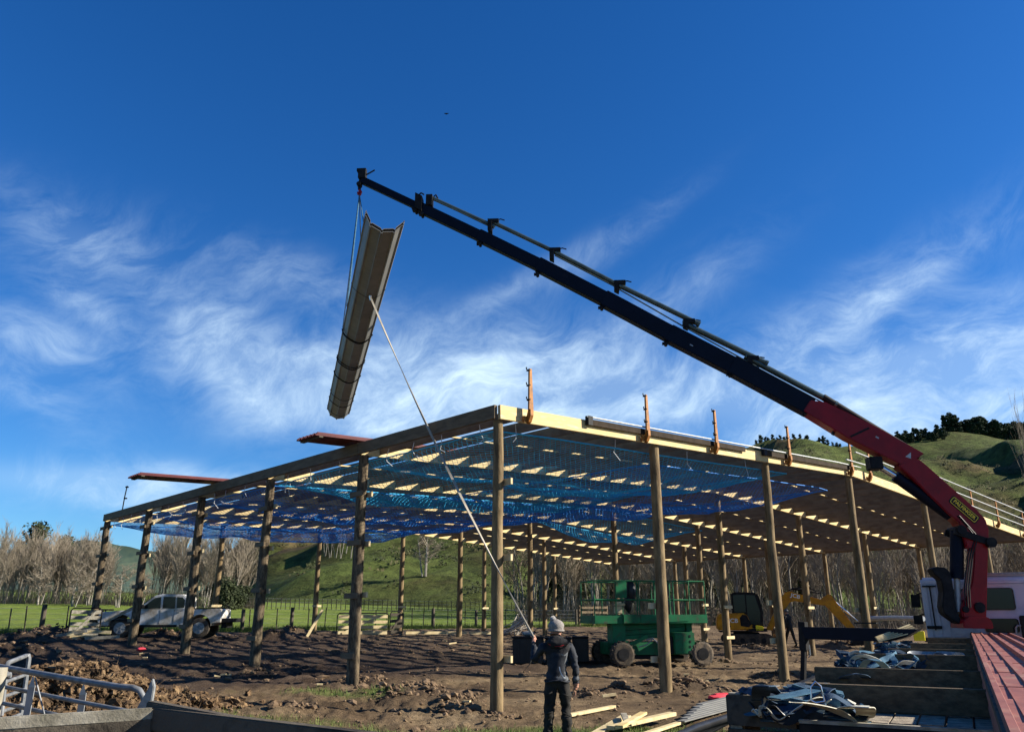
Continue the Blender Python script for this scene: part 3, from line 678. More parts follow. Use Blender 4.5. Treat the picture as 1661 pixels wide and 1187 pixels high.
# ridge ply strips near the peak line
# ---------------------------------------------------------------- safety nets
def net(name, u0, u1, v0, v1, m, label, cat, seed, sag=.42, sp_=.115, drop=.10, rad=.0068):
    r = random.Random(seed); t = thing(name, label, cat, tuple(P3(u0, v0, hroof(v0)-.2))); o0 = Vector(t.location)
    def S_(u, v):
        z = hroof(max(0, min(v, VE))) - drop
        fu = abs(math.sin(math.pi*(u-u0)/BAY*1.0)); fe = min(1, (u-u0)/1.5, (u1-u)/1.5); fv = min(1, (v-v0)/2.0, (v1-v)/2.0)
        n = noise.fractal((u*.35+seed, v*.28, seed), .9, 2, 4)
        w = noise.noise((u*1.4, v*.5+seed, 4))
        s = sag*(.35+.65*fu)*max(0, fe)**.5*max(0, fv)**.5 + .24*max(0, n+.25)*max(0, min(fe, fv)) + .07*w*max(0, min(fe, fv))
        return P3(u + .10*w, v + .12*n, z - max(0, s)) - o0
    mb = MB(); step = .30
    Lu, Lv = u1-u0, v1-v0; d = sp_*math.sqrt(2)
    def strand(a, b):
        L = math.hypot(b[0]-a[0], b[1]-a[1]); n = max(2, int(L/step))
        pts = [S_(a[0]+(b[0]-a[0])*k/n, a[1]+(b[1]-a[1])*k/n) for k in range(n+1)]
        mb.tube(pts, rad, 3, cap=False)
    c = -Lv
    while c < Lu:      # lines u - v = c
        p = max(0, c); q = min(Lu, Lv+c)
        if q-p > .1: strand((u0+p, v0+p-c), (u0+q, v0+q-c))
        c += d
    c = 0
    while c < Lu+Lv:   # lines u + v = c
        p = max(0, c-Lv); q = min(Lu, c)
        if q-p > .1: strand((u0+p, v0+c-p), (u0+q, v0+c-q))
        c += d
    o = mb.build('mesh', m, t); o['kind'] = 'stuff'
    # border rope and gathered folds
    rp = MB(); n = 60
    e = []
    for k in range(n+1): e.append(S_(u0+Lu*k/n, v0))
    for k in range(n+1): e.append(S_(u1, v0+Lv*k/n))
    for k in range(n+1): e.append(S_(u1-Lu*k/n, v1))
    for k in range(n+1): e.append(S_(u0, v1-Lv*k/n))
    rp.tube(e, .018, 5); rp.build('border_rope', m, t)
    for (aa, bb, hor) in (((v0, u0, 1), (v0, u0, 0)) if v0 < 1 else ()):
        L = Lu if hor else Lv; x = .5
        while x < L:
            p = S_(u0+x, v0) if hor else S_(u0, v0+x)
            cc = MB(); q = p+Vector((0,0,drop+.04)); cc.tube([q, p+Vector((r.gauss(0,.02),0,.02)), p+Vector((r.gauss(0,.06), r.gauss(0,.04), -.10)), p+Vector((r.gauss(.05,.10), r.gauss(0,.05), -.22+r.gauss(0,.05)))], .008, 4)
            cc.build('tie_cord', M['cord'], t); x += r.uniform(1.0, 1.5) if hor else r.uniform(2.2, 3.5)
    return t
net('safety_net', .15, 2*BAY-.1, .1, 11.2, M['nett'], 'teal blue safety net sagging under the near left roof bays', 'safety net', 1, .48, .115, .16, .0056)
net('safety_net', 2*BAY+.1, 5*BAY-.2, .1, 3*B1-1.2, M['netb'], 'royal blue safety net sagging under the far left roof bays', 'safety net', 2, .48, .115, .16, .0062)
net('safety_net', 2*BAY+.2, 3*BAY-.2, 3*B1-1.0, 3*B1+1.1*B2, M['nett'], 'narrow blue net strip hanging under the middle of the roof', 'safety net', 4, .55, .12, .16, .006)
net('safety_net', 1.0, 2*BAY-.3, 6.0, 3*B1+.6, M['netb'], 'crumpled dark blue net doubled below the teal one', 'safety net', 6, .60, .13, .22, .0055)
# ---------------------------------------------------------------- gable edge protection
def v_at(px, z_off=RAF):
    lo, hi = -.2, VE+8
    for _ in range(40):
        m_ = (lo+hi)/2; q = proj(P3(-.19, m_, hroof(min(m_, 60))+z_off))
        if q[0] < px: lo = m_
        else: hi = m_
    return lo
def guard_post(v, label, h=1.08, group='orange guard posts along the gable edge', lean=0., u=-.24):
    base = P3(u, v, hroof(v)+.02); t = thing('guard_post', label, 'guard post', tuple(base), 0, None)
    R_, Z = RD, UPZ; Ou = -LD
    p = MB(); off = .10
    p.prism([Ou*off + RD*(-.055) + Z*.18, Ou*off + RD*(.075) + Z*.18, Ou*off + RD*(.035+lean) + Z*h, Ou*off + RD*(-.035+lean) + Z*h], Ou*.045); p.build('upright', M['orange'], t, bevel=.006)
    c = MB(); c.prism([Ou*.02+Z*-.06, Ou*.03+Z*.10, Ou*.085+Z*.24, Ou*.15+Z*.22, Ou*.15+Z*.10, Ou*.09+Z*-.03], RD*.09)
    c.box(RD*-.05+Ou*.02+Z*.03, .16, .05, .12, (RD, LD, UPZ)); c.build('clamp', M['orange'], t, bevel=.005)
    for hz in (.42, .72, 1.04):
        k = MB(); q = Ou*(off)+RD*(-.05+lean*hz)+Z*(hz*h/1.08)
        k.tube([q+RD*.02, q-RD*.03, q-RD*.055+Z*.03, q-RD*.05+Z*.055], .013, 6); k.tube([q+Ou*-.04, q+Ou*.05], .018, 8); k.build('rail_hook', M['black'], t)
    return t
labs = ['orange guard post nearest the shed corner, first along the gable edge', 'orange guard post above the second gable pole', 'orange guard post midway between the second and third gable poles',
        'orange guard post above the third gable pole, last one standing clear of the crane boom', 'orange guard post just left of the ridge, partly behind the red boom', 'orange guard post just right of the ridge beneath the red boom',
        'orange guard post right above the red crane arm, first of the railed run', 'orange guard post second in the railed run right of the crane arm', 'orange guard post third in the railed run right of the crane arm', 'orange guard post last before the right edge of the view']
gv = []
for px, lb in zip((852,1042,1154,1273,1374,1404,1526,1572,1613,1656), labs):
    v = v_at(px); gv.append(v); guard_post(v, lb, 1.08)
base = P3(BAY*5-.2, -.16, hroof(0)+.25)
def rail(name, v0, v1, hz, r, m, label, u=-.34):
    mb = MB(); n = max(2, int(abs(v1-v0)/1.5)); pts = [P3(u, v0+(v1-v0)*k/n, hroof(min(v0+(v1-v0)*k/n, 60))+hz) for k in range(n+1)]
    o = Vector(pts[0]); mb.tube([p-o for p in pts], r, 8); ob = mb.build(name, m, smooth=True); ob.location = o; tag(ob, label, 'guard rail'); return ob
rail('guard_rail', gv[3]-5.5*0+ (gv[4]-gv[3])*.9, VE+4, .44, .022, M['rail'], 'lowest white guard rail along the gable right of the ridge', -.37)
rail('guard_rail', gv[4]+.3, VE+4, .74, .022, M['rail'], 'middle white guard rail along the gable right of the ridge', -.37)
rail('guard_rail', gv[4]+.3, VE+4, 1.06, .022, M['rail'], 'top white guard rail along the gable right of the ridge', -.37)
v950 = v_at(948)
rail('edge_tube', v950, v_at(1255), .335, .020, M['rail'], 'white tube laid on the gable edge between the first and fourth guard posts', -.27)
rail('edge_tube', v_at(1215), v_at(1392), .33, .020, M['rail'], 'white tube laid on the gable edge just left of the ridge', -.28)
def edge_board(px0, px1, label):
    v0, v1 = v_at(px0), v_at(px1); o = P3(-.235, v0, hroof(v0)+.22); t = thing('edge_board', label, 'edge board', tuple(o))
    mb = MB(); a = P3(-.245, v0, hroof(v0)+.23)-o; b = P3(-.245, v1, hroof(v1)+.23)-o; mb.bar(a, b, .035, .13, UPZ); mb.build('board', M['toe'], t)
    k = MB(); k.box(a+RD*.05+UPZ*.03, .14, .10, .20, AX); k.tube([a-RD*.05+UPZ*.10, a+RD*.18+UPZ*.12], .022, 6); k.build('end_clamp', M['black'], t)
    return t
edge_board(950, 1205, 'toe board coloured shadow-dark along the pale gable beam below the second and third guard posts')
edge_board(1235, 1378, 'toe board coloured shadow-dark along the gable beam just left of the ridge')
# small guard bracket at the far end of the left eave
t = thing('roof_bracket', 'small dark upright bracket at the far left corner of the eave', 'bracket', tuple(P3(BAY*4.55, -.15, hroof(0)+.28)))
mb = MB(); mb.tube([(0,0,0), (.02,0,.5), (.06,0,.95)], .022, 6); mb.build('upright', M['black'], t)
for hz in (.45, .9):
    mb = MB(); mb.box((.06,0,hz), .12, .05, .05); mb.build('rail_hook', M['black'], t)
# ---------------------------------------------------------------- roofing sheets
def sheet_profile(width, ribs, rh=.04, n_curve=0, drop=0.):
    pts = []
    for k in range(ribs):
        c = width*k/(ribs-1)-width/2
        for dx, z in ((-.035,0), (-.018,rh), (.018,rh), (.035,0)): pts.append((c+dx, z))
    out = []
    for x, z in pts:
        out.append((x, z + drop*((2*x/width)**2-1)))
    return out
def sheet(mb, o, along, across, up, L, prof, th=.004, mi=0, cuts=1, bend=0.):
    n = len(prof)
    for c in range(cuts):
        pass
    rows = 8; vs = []
    for k in range(rows+1):
        t = k/rows; p = o + along*(L*t) - up*(bend*4*t*(1-t)*-1)
        for x, z in prof: vs.append(p + across*x + up*z)
    fs = [(k*n+i, k*n+i+1, (k+1)*n+i+1, (k+1)*n+i) for k in range(rows) for i in range(n-1)]
    off = len(vs)
    vs2 = [v - up*th for v in vs]
    fs2 = [(off+a, off+d, off+c, off+b) for a, b, c, d in fs]
    rim = [(i, off+i, off+i+1, i+1) for i in range(n-1)] + [(rows*n+i, rows*n+i+1, off+rows*n+i+1, off+rows*n+i) for i in range(n-1)]
    rim += [(k*n, (k+1)*n, off+(k+1)*n, off+k*n) for k in range(rows)] + [(k*n+n-1, off+k*n+n-1, off+(k+1)*n+n-1, (k+1)*n+n-1) for k in range(rows)]
    mb.add(vs+vs2, fs+fs2+rim, mi)
def roof_stack(u, vstart, L, label, n=5):
    n = 3; o = P3(u, vstart, hroof(0)+RAF+.03); t = thing('roofing_sheet_stack', label, 'roofing sheets', tuple(o))
    al = (RD + UPZ*SL).normalized()
    for k in range(n):
        mb = MB(); sheet(mb, RD*(.03*((k*7) % 3)) + UPZ*(.022*k), al, LD, UPZ, L, sheet_profile(.86, 6, .038), .006); mb.build('roofing_sheet', M['redroof_shaded'], t)
    mb = MB(); mb.box(LD*0+RD*.15+UPZ*-.02, .10, .92, .035, AX); mb.build('bearer', M['darkwood'], t)
roof_stack(5.35, -1.35, 13, 'stack of red roofing sheets lying on the roof, nearer one overhanging the left eave')
roof_stack(13.9, -2.5, 12, 'stack of red roofing sheets lying on the roof, farther one overhanging the left eave')
# ---------------------------------------------------------------- flatbed truck
TD = Vector((math.sin(math.radians(28.2)), math.cos(math.radians(28.2)), 0)); TN = Vector((TD.y, -TD.x, 0))
TAX = (TN, TD, UPZ)
DK = WZ(1195, 1122, 1.06); DK.z = 0       # rear left corner of the tray
def tp(n, d, z): return DK + TN*n + TD*d + UPZ*z
truck = thing('flatbed_truck', 'long flatbed truck with white cab and timber tray parked at the right', 'truck', tuple(tp(1.25, 8, -.15)))
TO = Vector(truck.location)
def tq(n, d, z): return tp(n, d, z)-TO
DL = 16.3; DZ = .90
def build_truck():
    r = random.Random(11)
    # chassis and wheels
    mb = MB()
    for n in (.85, 1.65): mb.box(tq(n, 9.5, .62), .09, 19, .22, TAX)
    for d in np.arange(.3, 16, 1.1): mb.box(tq(1.25, d, .70), 2.3, .07, .10, TAX)
    mb.build('chassis', M['black'], truck)
    def wheel(n, d):
        c = tq(n, d, .47+.03); w = MB(); w.tube([c-TN*.13, c-TN*.12, c+TN*.12, c+TN*.13], [.40,.47,.47,.40], 28)
        o = w.build('wheel', M['rubber'], truck, smooth=True)
        k = MB(); k.tube([c-TN*.14, c+TN*.14], .24, 20)
        for q in range(8): 
            a = q*math.pi/4; k.tube([c+(TD*math.cos(a)+UPZ*math.sin(a))*.16-TN*.17, c+(TD*math.cos(a)+UPZ*math.sin(a))*.16+TN*.17], .018, 6)
        k.build('rim', M['galv'], o, smooth=True)
    for d in (2.6, 3.9, 18.6):
        wheel(.22, d); wheel(2.3, d)
    # tray boards along the truck
    for k in range(14):
        n = .09+2.36*k/13; mb = MB(); mb.box(tq(n, DL/2, DZ-.03+r.gauss(0,.003)), .165, DL, .05, TAX); mb.build('deck_board', M['decking'], truck)
    mb = MB(); mb.box(tq(-.05, DL/2, DZ-.06), .06, DL, .16, TAX); mb.build('side_rail', M['black'], truck)
    mb = MB(); mb.box(tq(2.56, DL/2, DZ-.06), .06, DL, .16, TAX); mb.build('side_rail', M['black'], truck)
    # tail rail: dark steel with paler top strip
    mb = MB(); mb.box(tq(1.60, -.52, DZ-.08), 2.1, .07, .20, TAX); mb.build('tail_rail', M['black'], truck, bevel=.008)
    mb = MB(); mb.box(tq(1.60, -.52, DZ+.033), 2.1, .05, .022, TAX); mb.build('tail_rail_cap', M['greywood'], truck)
    # low slatted boards round the rear left corner
    for k, z in enumerate((.52, .72, .94)):
        mb = MB(); mb.box(tq(.20, -.12+.012*k, z), .50, .035, .17 if k < 2 else .22, TAX); mb.build('tail_board', M['darkwood'], truck)
        mb = MB(); mb.box(tq(-.05, .40, z+.002), .035, .98, .17 if k < 2 else .20, TAX); mb.build('side_board', M['darkwood'], truck)
    mb = MB(); mb.box(tq(.0, -.05, .70), .09, .09, .72, TAX); mb.build('corner_post', M['greywood'], truck)
    mb = MB(); mb.box(tq(.26, .28, 1.0), .44, .50, .05, TAX); mb.build('side_box_lid', M['greywood'], truck)
build_truck()
bz = [(1112,1.10),(1084,1.10),(1060,1.11),(1051,1.12),(1042,1.13),(1033,1.14),(1025,1.16)]
bl = ['nearest timber bearer across the truck tray, lit along its top edge', 'second timber bearer from the camera, crossing the tray behind a blue strap loop', 'third timber bearer across the tray, behind the blue strap heap',
      'fourth timber bearer across the truck tray', 'fifth timber bearer across the truck tray, pale clamps on it', 'sixth timber bearer across the truck tray', 'farthest timber bearer on the tray, close to the crane foot']
for k, (py, zt) in enumerate(bz):
    g = WZ(1450, py, zt); d = (g-DK).dot(TD); n0 = (.42, .14, .18, .5, .7, .85, .9)[k]
    ln = 2.45-n0; mb = MB(); h = .20
    mb.box((0,0,0), ln, .075 if k else .095, zt-DZ-.002, TAX); o = mb.build('timber_bearer', M['bearer'], bevel=.006); o.location = tp(n0+ln/2, d, (zt+DZ)/2); tag(o, bl[k], 'timber bearer')
# crane plane
CB = W(1575, 1012, 21.6); CT = W(585, 292, 22.6)
CH = Vector((CT.x-CB.x, CT.y-CB.y, 0)).normalized(); CN = Vector((CH.y, -CH.x, 0))
if CN.y > 0: CN = -CN            # towards the camera
def PL(px, py, off=0.):
    d = ray(px, py); o = Vector((0,0,EYE)); q = CB + CN*off
    t = (q-o).dot(CN)/d.dot(CN); return o+d*t
crane = thing('loader_crane', 'red and navy folding loader crane with its long boom raised over the shed', 'crane', tuple(CB))
CO = Vector(CB)
def cq(px, py, off=0.): return PL(px, py, off)-CO
def plate(poly, th, off, name, m, parent, bevel=.02):
    mb = MB(); mb.prism([cq(x, y, 0)+CN*off for x, y in poly], CN*th); return mb.build(name, m, parent, bevel=bevel)
def build_crane():
    # foot and slewing base
    base = plate([(1552,1006),(1560,1000),(1591,1000),(1598,1008),(1600,1019),(1552,1018)], .75, 0, 'slewing_base', M['red'], crane)
    plate([(1575,862),(1597,866),(1597,885),(1596,930),(1594,1002),(1556,1002),(1554,985),(1562,968),(1570,945),(1573,915)], .42, 0, 'mast', M['red'], crane, .03)
    mb = MB(); c = cq(1582,985); mb.tube([c+CN*.20, c+CN*.27], .13, 20); c = cq(1560,988); mb.tube([c+CN*.20, c+CN*.25], .08, 16); mb.build('pivot_pin', M['black'], crane, smooth=True)
    # mast cylinder
    mb = MB(); mb.tube([cq(1552,862), cq(1552,938)], .165, 18); mb.build('lift_cylinder', M['navy'], crane, smooth=True)
    mb = MB(); mb.tube([cq(1552,938), cq(1555,992)], .075, 16); mb.build('cylinder_rod', M['rail'], crane, smooth=True)
    # hose guard on the left
    plate([(1507,923),(1515,919),(1530,921),(1538,930),(1542,955),(1546,985),(1556,1012),(1548,1010),(1527,995),(1524,983),(1526,960),(1522,940),(1512,932)], .34, .0, 'hose_guard', M['black'], crane, .02)
    # lower arm
    arm = plate([(1452,757),(1468,748),(1484,746),(1500,759),(1545,799),(1577,827),(1592,843),(1597,860),(1597,884),(1580,892),(1562,890),(1555,868),(1549,848),(1532,834),(1500,803),(1474,776)], .46, 0, 'lower_arm', M['red'], crane, .025)
    # link with its pin
    mb = MB(); a, b = cq(1540,862), cq(1598,881); mb.bar(a+CN*.27, b+CN*.27, .06, .17, UPZ); mb.bar(a-CN*.27, b-CN*.27, .06, .17, UPZ); mb.tube([b+CN*.36, b-CN*.36], .13, 20); mb.tube([cq(1551,861)+CN*.34, cq(1551,861)-CN*.34], .12, 16); mb.build('link', M['black'], crane, smooth=True)
    # arm cylinder below
    mb = MB(); mb.tube([cq(1452,772), cq(1541,836)], .155, 18); mb.build('outer_cylinder', M['navy'], crane, smooth=True)
    mb = MB(); mb.tube([cq(1418,752), cq(1452,772)], .09, 14); mb.build('cylinder_rod', M['steel'], crane, smooth=True)
    mb = MB(); mb.box(cq(1418,752), .34, .38, .34, (CH, CN, UPZ)); mb.build('cylinder_bracket', M['black'], crane, bevel=.02)
    # boom sections: (start, end along axis in picture, depth in px)
    secs = [(1492,749,1306,658,34,'red','boom_box',.44),(1314,662,1185,592.5,28.5,'navy','boom_section',.38),(1190,595.5,1084,541,27,'navy','boom_section',.345),
            (1090,544,979,484.5,25,'navy','boom_section',.31),(985,487.5,872,429,21.5,'navy','boom_section',.28),(880,433,776,382,18.5,'navy','boom_section',.25),(784,386,680,336.5,16,'navy','boom_section',.21),(690,341,586,292,11,'navy','boom_section',.16)]
    for k, (x0,y0,x1,y1,t,m,nm,w) in enumerate(secs):
        a = Vector((x0,y0)); b = Vector((x1,y1)); d = (b-a).normalized(); q = Vector((-d.y, d.x))*(t/2)
        if k == 0: poly = [a-q+Vector((-6,9))*0, a+q, b+q+Vector((3,4)), b-q+Vector((-3,-3))]; poly = [Vector((1494,738)), Vector((1462,758)), Vector((1370,712)), Vector((1300,669)), Vector((1311,652)), Vector((1335,655)), Vector((1420,696))]
        else: poly = [a-q, a+q, b+q, b-q]
        o = plate([tuple(p) for p in poly], w, 0, nm, M[m], crane, .018)
        if k == 0:
            mb = MB(); mb.bar(cq(1375,711)+CN*.235, cq(1405,697)+CN*.235, .01, .05, UPZ); mb.build('joint_seam', M['black'], o)
            plate([(1300,668),(1303,666),(1304,673),(1301,675)], .1, 0, 'lug', M['black'], o, 0)
            plate([(1350,698),(1354,700),(1353,706),(1349,704)], .1, 0, 'lug', M['black'], o, 0)
            mb = MB(); mb.prism([cq(x,y)+CN*.225 for x, y in ((1463,743),(1472,736),(1472,746))], CN*.008); mb.build('warning_sticker', M['rail'], o)
    for x, y, w_, h_, m_ in ((1418,712,.09,.04,'rail'),(1120,563,.10,.03,'rail')):
        mb = MB(); d_ = (cq(x+10,y+5.2)-cq(x,y)).normalized(); mb.box(cq(x,y)+CN*(.2235 if x > 1300 else .194 if x > 1186 else .177 if x > 1085 else .159), w_, .006, h_, (d_, CN, d_.cross(CN))); mb.build('sticker', M[m_], crane)
    for q in range(3):
        mb = MB(); o_ = CN*(.27-.03*q); mb.tube([cq(1566-3*q,985)+o_, cq(1564-3*q,950)+o_, cq(1570-3*q,900)+o_, cq(1578-3*q,872)+o_, cq(1566-2*q,858)+o_, cq(1548-2*q,838)+o_], .016, 6); mb.build('hose', M['hose'], crane)
    # lugs below each joint
    for x, y in ((1184,602),(1080,552),(976,494),(872,440),(779,391)):
        mb = MB(); c = cq(x, y); mb.box(c, .11, .06, .20, (CH, CN, UPZ)); mb.box(c-UPZ*.10+CH*.03, .16, .08, .07, (CH, CN, UPZ)); mb.tube([c-UPZ*.12-CN*.09, c-UPZ*.12+CN*.09], .05, 10); mb.build('guide_lug', M['black'], crane)
    # brackets above each joint, carrying the extension cylinders
    for x, y, h in ((1000,466,.26),(895,414,.30),(795,368,.34),(1112,527,.20),(1215,586,.16)):
        mb = MB(); c = cq(x, y); mb.box(c, .16, .26, h*1.15, ((cq(x+10,y+5)-cq(x,y)).normalized(), CN, UPZ)); mb.box(c+UPZ*h*.5+CH*-.10, .34, .20, .13, (CH, CN, UPZ)); mb.tube([c+UPZ*h*.62-CH*.2, c+UPZ*h*.75-CH*.32, c+UPZ*h*.6-CH*.45], .022, 6); mb.build('cylinder_bracket', M['black'], crane, bevel=.01)
    # head of the second last section
    mb = MB(); c = cq(680,331); mb.box(c, .26, .34, .52, ((cq(690,336)-cq(680,331)).normalized(), CN, UPZ)); mb.box(cq(697,327), .20, .30, .36, (CH, CN, UPZ))
    for dx, dy in ((-9,9),(-5,12),(1,15),(5,18)): q = cq(680+dx, 331+dy); mb.tube([q-CN*.13, q+CN*.13], .055, 8)
    mb.tube([cq(703,320), cq(707,316), cq(710,322)], .03, 6); mb.tube([cq(678,318), cq(683,313), cq(688,316)], .03, 6); mb.build('section_head', M['black'], crane, bevel=.01)
    # extension cylinders as tubes above the boom
    for (x0,y0,x1,y1,r_, nm) in ((700,321,801,367,.060,'c'),(800,361,905,411,.065,'c'),(898,408,1008,465,.07,'c'),(1004,463,1134,526,.075,'c'),(1108,524,1244,590,.085,'c'),(1208,578,1356,656,.085,'c'),(1335,644,1490,738,.10,'h')):
        mb = MB(); mb.tube([cq(x0,y0), cq(x1,y1)], r_, 12); 
        mb.tube([cq(x1-3,y1-1), cq(x1+1,y1+1)], r_*1.25, 12)
        mb.build('extension_cylinder' if nm == 'c' else 'hose_cover', M['pipe'] if nm == 'c' else M['black'], crane, smooth=True)
    for (x0,y0,x1,y1) in ((704,326,798,371),(1004,471,1108,531),(1112,533,1230,598),(1226,597,1344,660),(900,416,1000,468)):
        mb = MB(); mb.tube([cq(x0,y0)+CN*.08, cq(x1,y1)+CN*.08], .022, 8); mb.build('steel_line', M['pipe'], crane, smooth=True)
    for (x, y) in ((1240,590),(1352,655)):
        mb = MB(); mb.tube([cq(x-14,y-9), cq(x-4,y-6), cq(x+4,y-1), cq(x+1,y+4), cq(x-6,y+2)], .018, 6); mb.build('hose_loop', M['hose'], crane)
    # boom tip, shackle, hook
    mb = MB(); c = cq(588,284); mb.box(c, .24, .22, .30, (CH, CN, UPZ)); mb.box(cq(587,277), .30, .16, .10, (CH, CN, UPZ)); mb.tube([cq(592,285), cq(608,276)], .028, 6); mb.tube([cq(583,300)-CN*.1, cq(583,300)+CN*.1], .08, 12); mb.build('boom_tip', M['black'], crane, bevel=.01)
    mb = MB(); mb.tube([cq(585,292), cq(583,300), cq(583,308)], .05, 8); mb.build('shackle', M['black'], crane)
    mb = MB(); mb.tube([cq(583,308), cq(585.5,312), cq(584,316), cq(581.5,315), cq(581,312)], .045, 8); mb.build('hook', M['red'], crane, smooth=True)
    # badge with the maker's lettering along the arm
    d2 = (Vector((1578,846))-Vector((1538,812))).normalized()
    x_ax = (cq(1578,846)-cq(1538,812)).normalized(); y_ax = CN.cross(x_ax).normalized()
    if y_ax.z < 0: y_ax = -y_ax
    cc = cq(1557,828)+CN*.232
    def rr(w, h, off, nm, m, par):
        pts = []
        for sx, sy, a0 in ((1,1,0),(-1,1,90),(-1,-1,180),(1,-1,270)):
            for q in range(5):
                a = math.radians(a0+q*22.5); rad = h*.42; pts.append(cc + x_ax*(sx*(w-rad)+math.cos(a)*rad) + y_ax*(sy*(h-rad)+math.sin(a)*rad) + CN*off)
        mb = MB(); mb.prism(pts, CN*.008); return mb.build(nm, m, par)
    b1 = rr(.42, .115, .006, 'badge', M['logo'], arm); rr(.39, .095, .012, 'badge_plate', M['badge'], b1); rr(.375, .080, .016, 'badge_field', M['logo'], b1)
    text('PALFINGER', cc+CN*.024, x_ax, y_ax, .125, M['badge'], b1, .66)
def text(s, at, xa, ya, size, m, parent, width=None, name='lettering', ext=.003):
    cu = bpy.data.curves.new(name, 'FONT'); cu.body = s; cu.size = size; cu.align_x = 'CENTER'; cu.align_y = 'CENTER'; cu.extrude = ext; cu.offset = size*.018
    t = bpy.data.objects.new('t', cu); COL.objects.link(t); bpy.context.view_layer.update()
    me = bpy.data.meshes.new_from_object(t.evaluated_get(bpy.context.evaluated_depsgraph_get())); bpy.data.objects.remove(t)
    me.materials.clear(); me.materials.append(m)
    xs = [v.co.x for v in me.vertices]; k = 1 if not width else width/(max(xs)-min(xs))
    za = xa.cross(ya).normalized()
    mt = Matrix((xa, ya, za)).transposed().to_4x4(); mt.translation = at
    for v in me.vertices: v.co = mt @ Vector((v.co.x*k, v.co.y, v.co.z))
    return link(name, me, parent)
build_crane()
# cab
def build_cab():
    D0 = (CB-DK).dot(TD)+.85; r = M['cabwhite']; N0 = (W(1499,1000,22.4)-DK).dot(TN)
    W_c = 2.72; z0, z1 = .95, 2.62
    body = MB()
    prof = [(0,z0),(0,z1-.14),(.10,z1),(1.9,z1),(2.25,z1-.15),(2.5,1.75),(2.55,z0)]
    body.prism([tq(N0+W_c/2, D0+a, z) for a, z in prof], TN*W_c); b = body.build('cab', r, truck, bevel=.06)
    mb = MB(); mb.box(tq(N0+W_c/2, D0-.02, z1-.16), W_c-.1, .03, .045, TAX); mb.build('rear_gutter', r, b)
    mb = MB(); mb.box(tq(N0+W_c/2+.5, D0+.5, z1+.05), W_c*.55, .8, .08, TAX); mb.build('roof_vent', r, b, bevel=.02)
    mb = MB(); mb.bar(tq(N0+.95, D0+.1, z1+.06), tq(N0+W_c-.05, D0+.1, z1+.06), .06, .05, UPZ); mb.build('roof_rack', M['galv'], b)
    def pane(n0, n1, za, zb, nm='rear_window'):
        f = MB(); c = tq(N0+(n0+n1)/2, D0-.012, (za+zb)/2); 
        pts = []
        for sx, sy, a0 in ((1,1,0),(-1,1,90),(-1,-1,180),(1,-1,270)):
            for q in range(4):
                a = math.radians(a0+q*30); w, h = (n1-n0)/2, (zb-za)/2; pts.append(c+TN*(sx*(w-.07)+math.cos(a)*.07)+UPZ*(sy*(h-.07)+math.sin(a)*.07))
        f.prism(pts, TD*.03); o = f.build(nm, M['rubber'], b)
        g = MB(); pts2 = [c+(p-c)*.93-TD*.018 for p in pts]; g.prism(pts2, TD*.006); g.build('pane', M['glass'], o)
    pane(1.42, 2.16, 1.76, 2.32); pane(1.38, 2.16, 1.20, 1.55); pane(2.36, 2.66, 1.15, 1.95)
    pane(.62, 1.1, 1.76, 2.3)
    for n in (.12, .34, .55): 
        mb = MB(); mb.box(tq(N0+n, D0-.02, 1.75), .05, .04, 1.5, TAX); mb.build('panel_rib', r, b, bevel=.01)
    mb = MB(); mb.tube([tq(N0+.22, D0-.06, 2.40), tq(N0+.22, D0-.07, 1.25)], .018, 6); mb.box(tq(N0+.2, D0-.05, 2.38), .34, .04, .04, TAX); mb.box(tq(N0+.2, D0-.05, 1.32), .36, .05, .08, TAX); mb.build('grab_rail', M['black'], b)
    for z, h in ((2.02, .36), (1.50, .24)):
        mb = MB(); mb.box(tq(N0-.24, D0+1.6, z), .24, .12, h, TAX); mb.tube([tq(N0-.2, D0+1.6, z+h/2), tq(N0-.02, D0+1.6, z+h/2+.06)], .02, 6); mb.build('mirror', M['black'], b, bevel=.03)
    mb = MB(); mb.tube([tq(N0+2.05, D0-.5, 1.0), tq(N0+2.05, D0-.5, 1.32), tq(N0+2.10, D0-.5, 1.38), tq(N0+2.28, D0-.5, 1.38)], .025, 8); mb.build('hand_hoop', M['galv'], truck)
    mb = MB(); mb.box(tq(N0+2.45, D0-.35, 1.25), .55, .4, .75, TAX); mb.build('tool_locker', M['black'], truck, bevel=.02)
    mb = MB(); mb.box(tq(N0+.7, D0-.7, 1.02), 1.5, .5, .10, TAX); mb.build('crane_subframe', M['black'], truck)
    mb = MB(); mb.box(tq(N0+.55, D0-.5, 1.06), .75, .40, .05, TAX); mb.build('step_plate', M['galv'], truck)
build_cab()
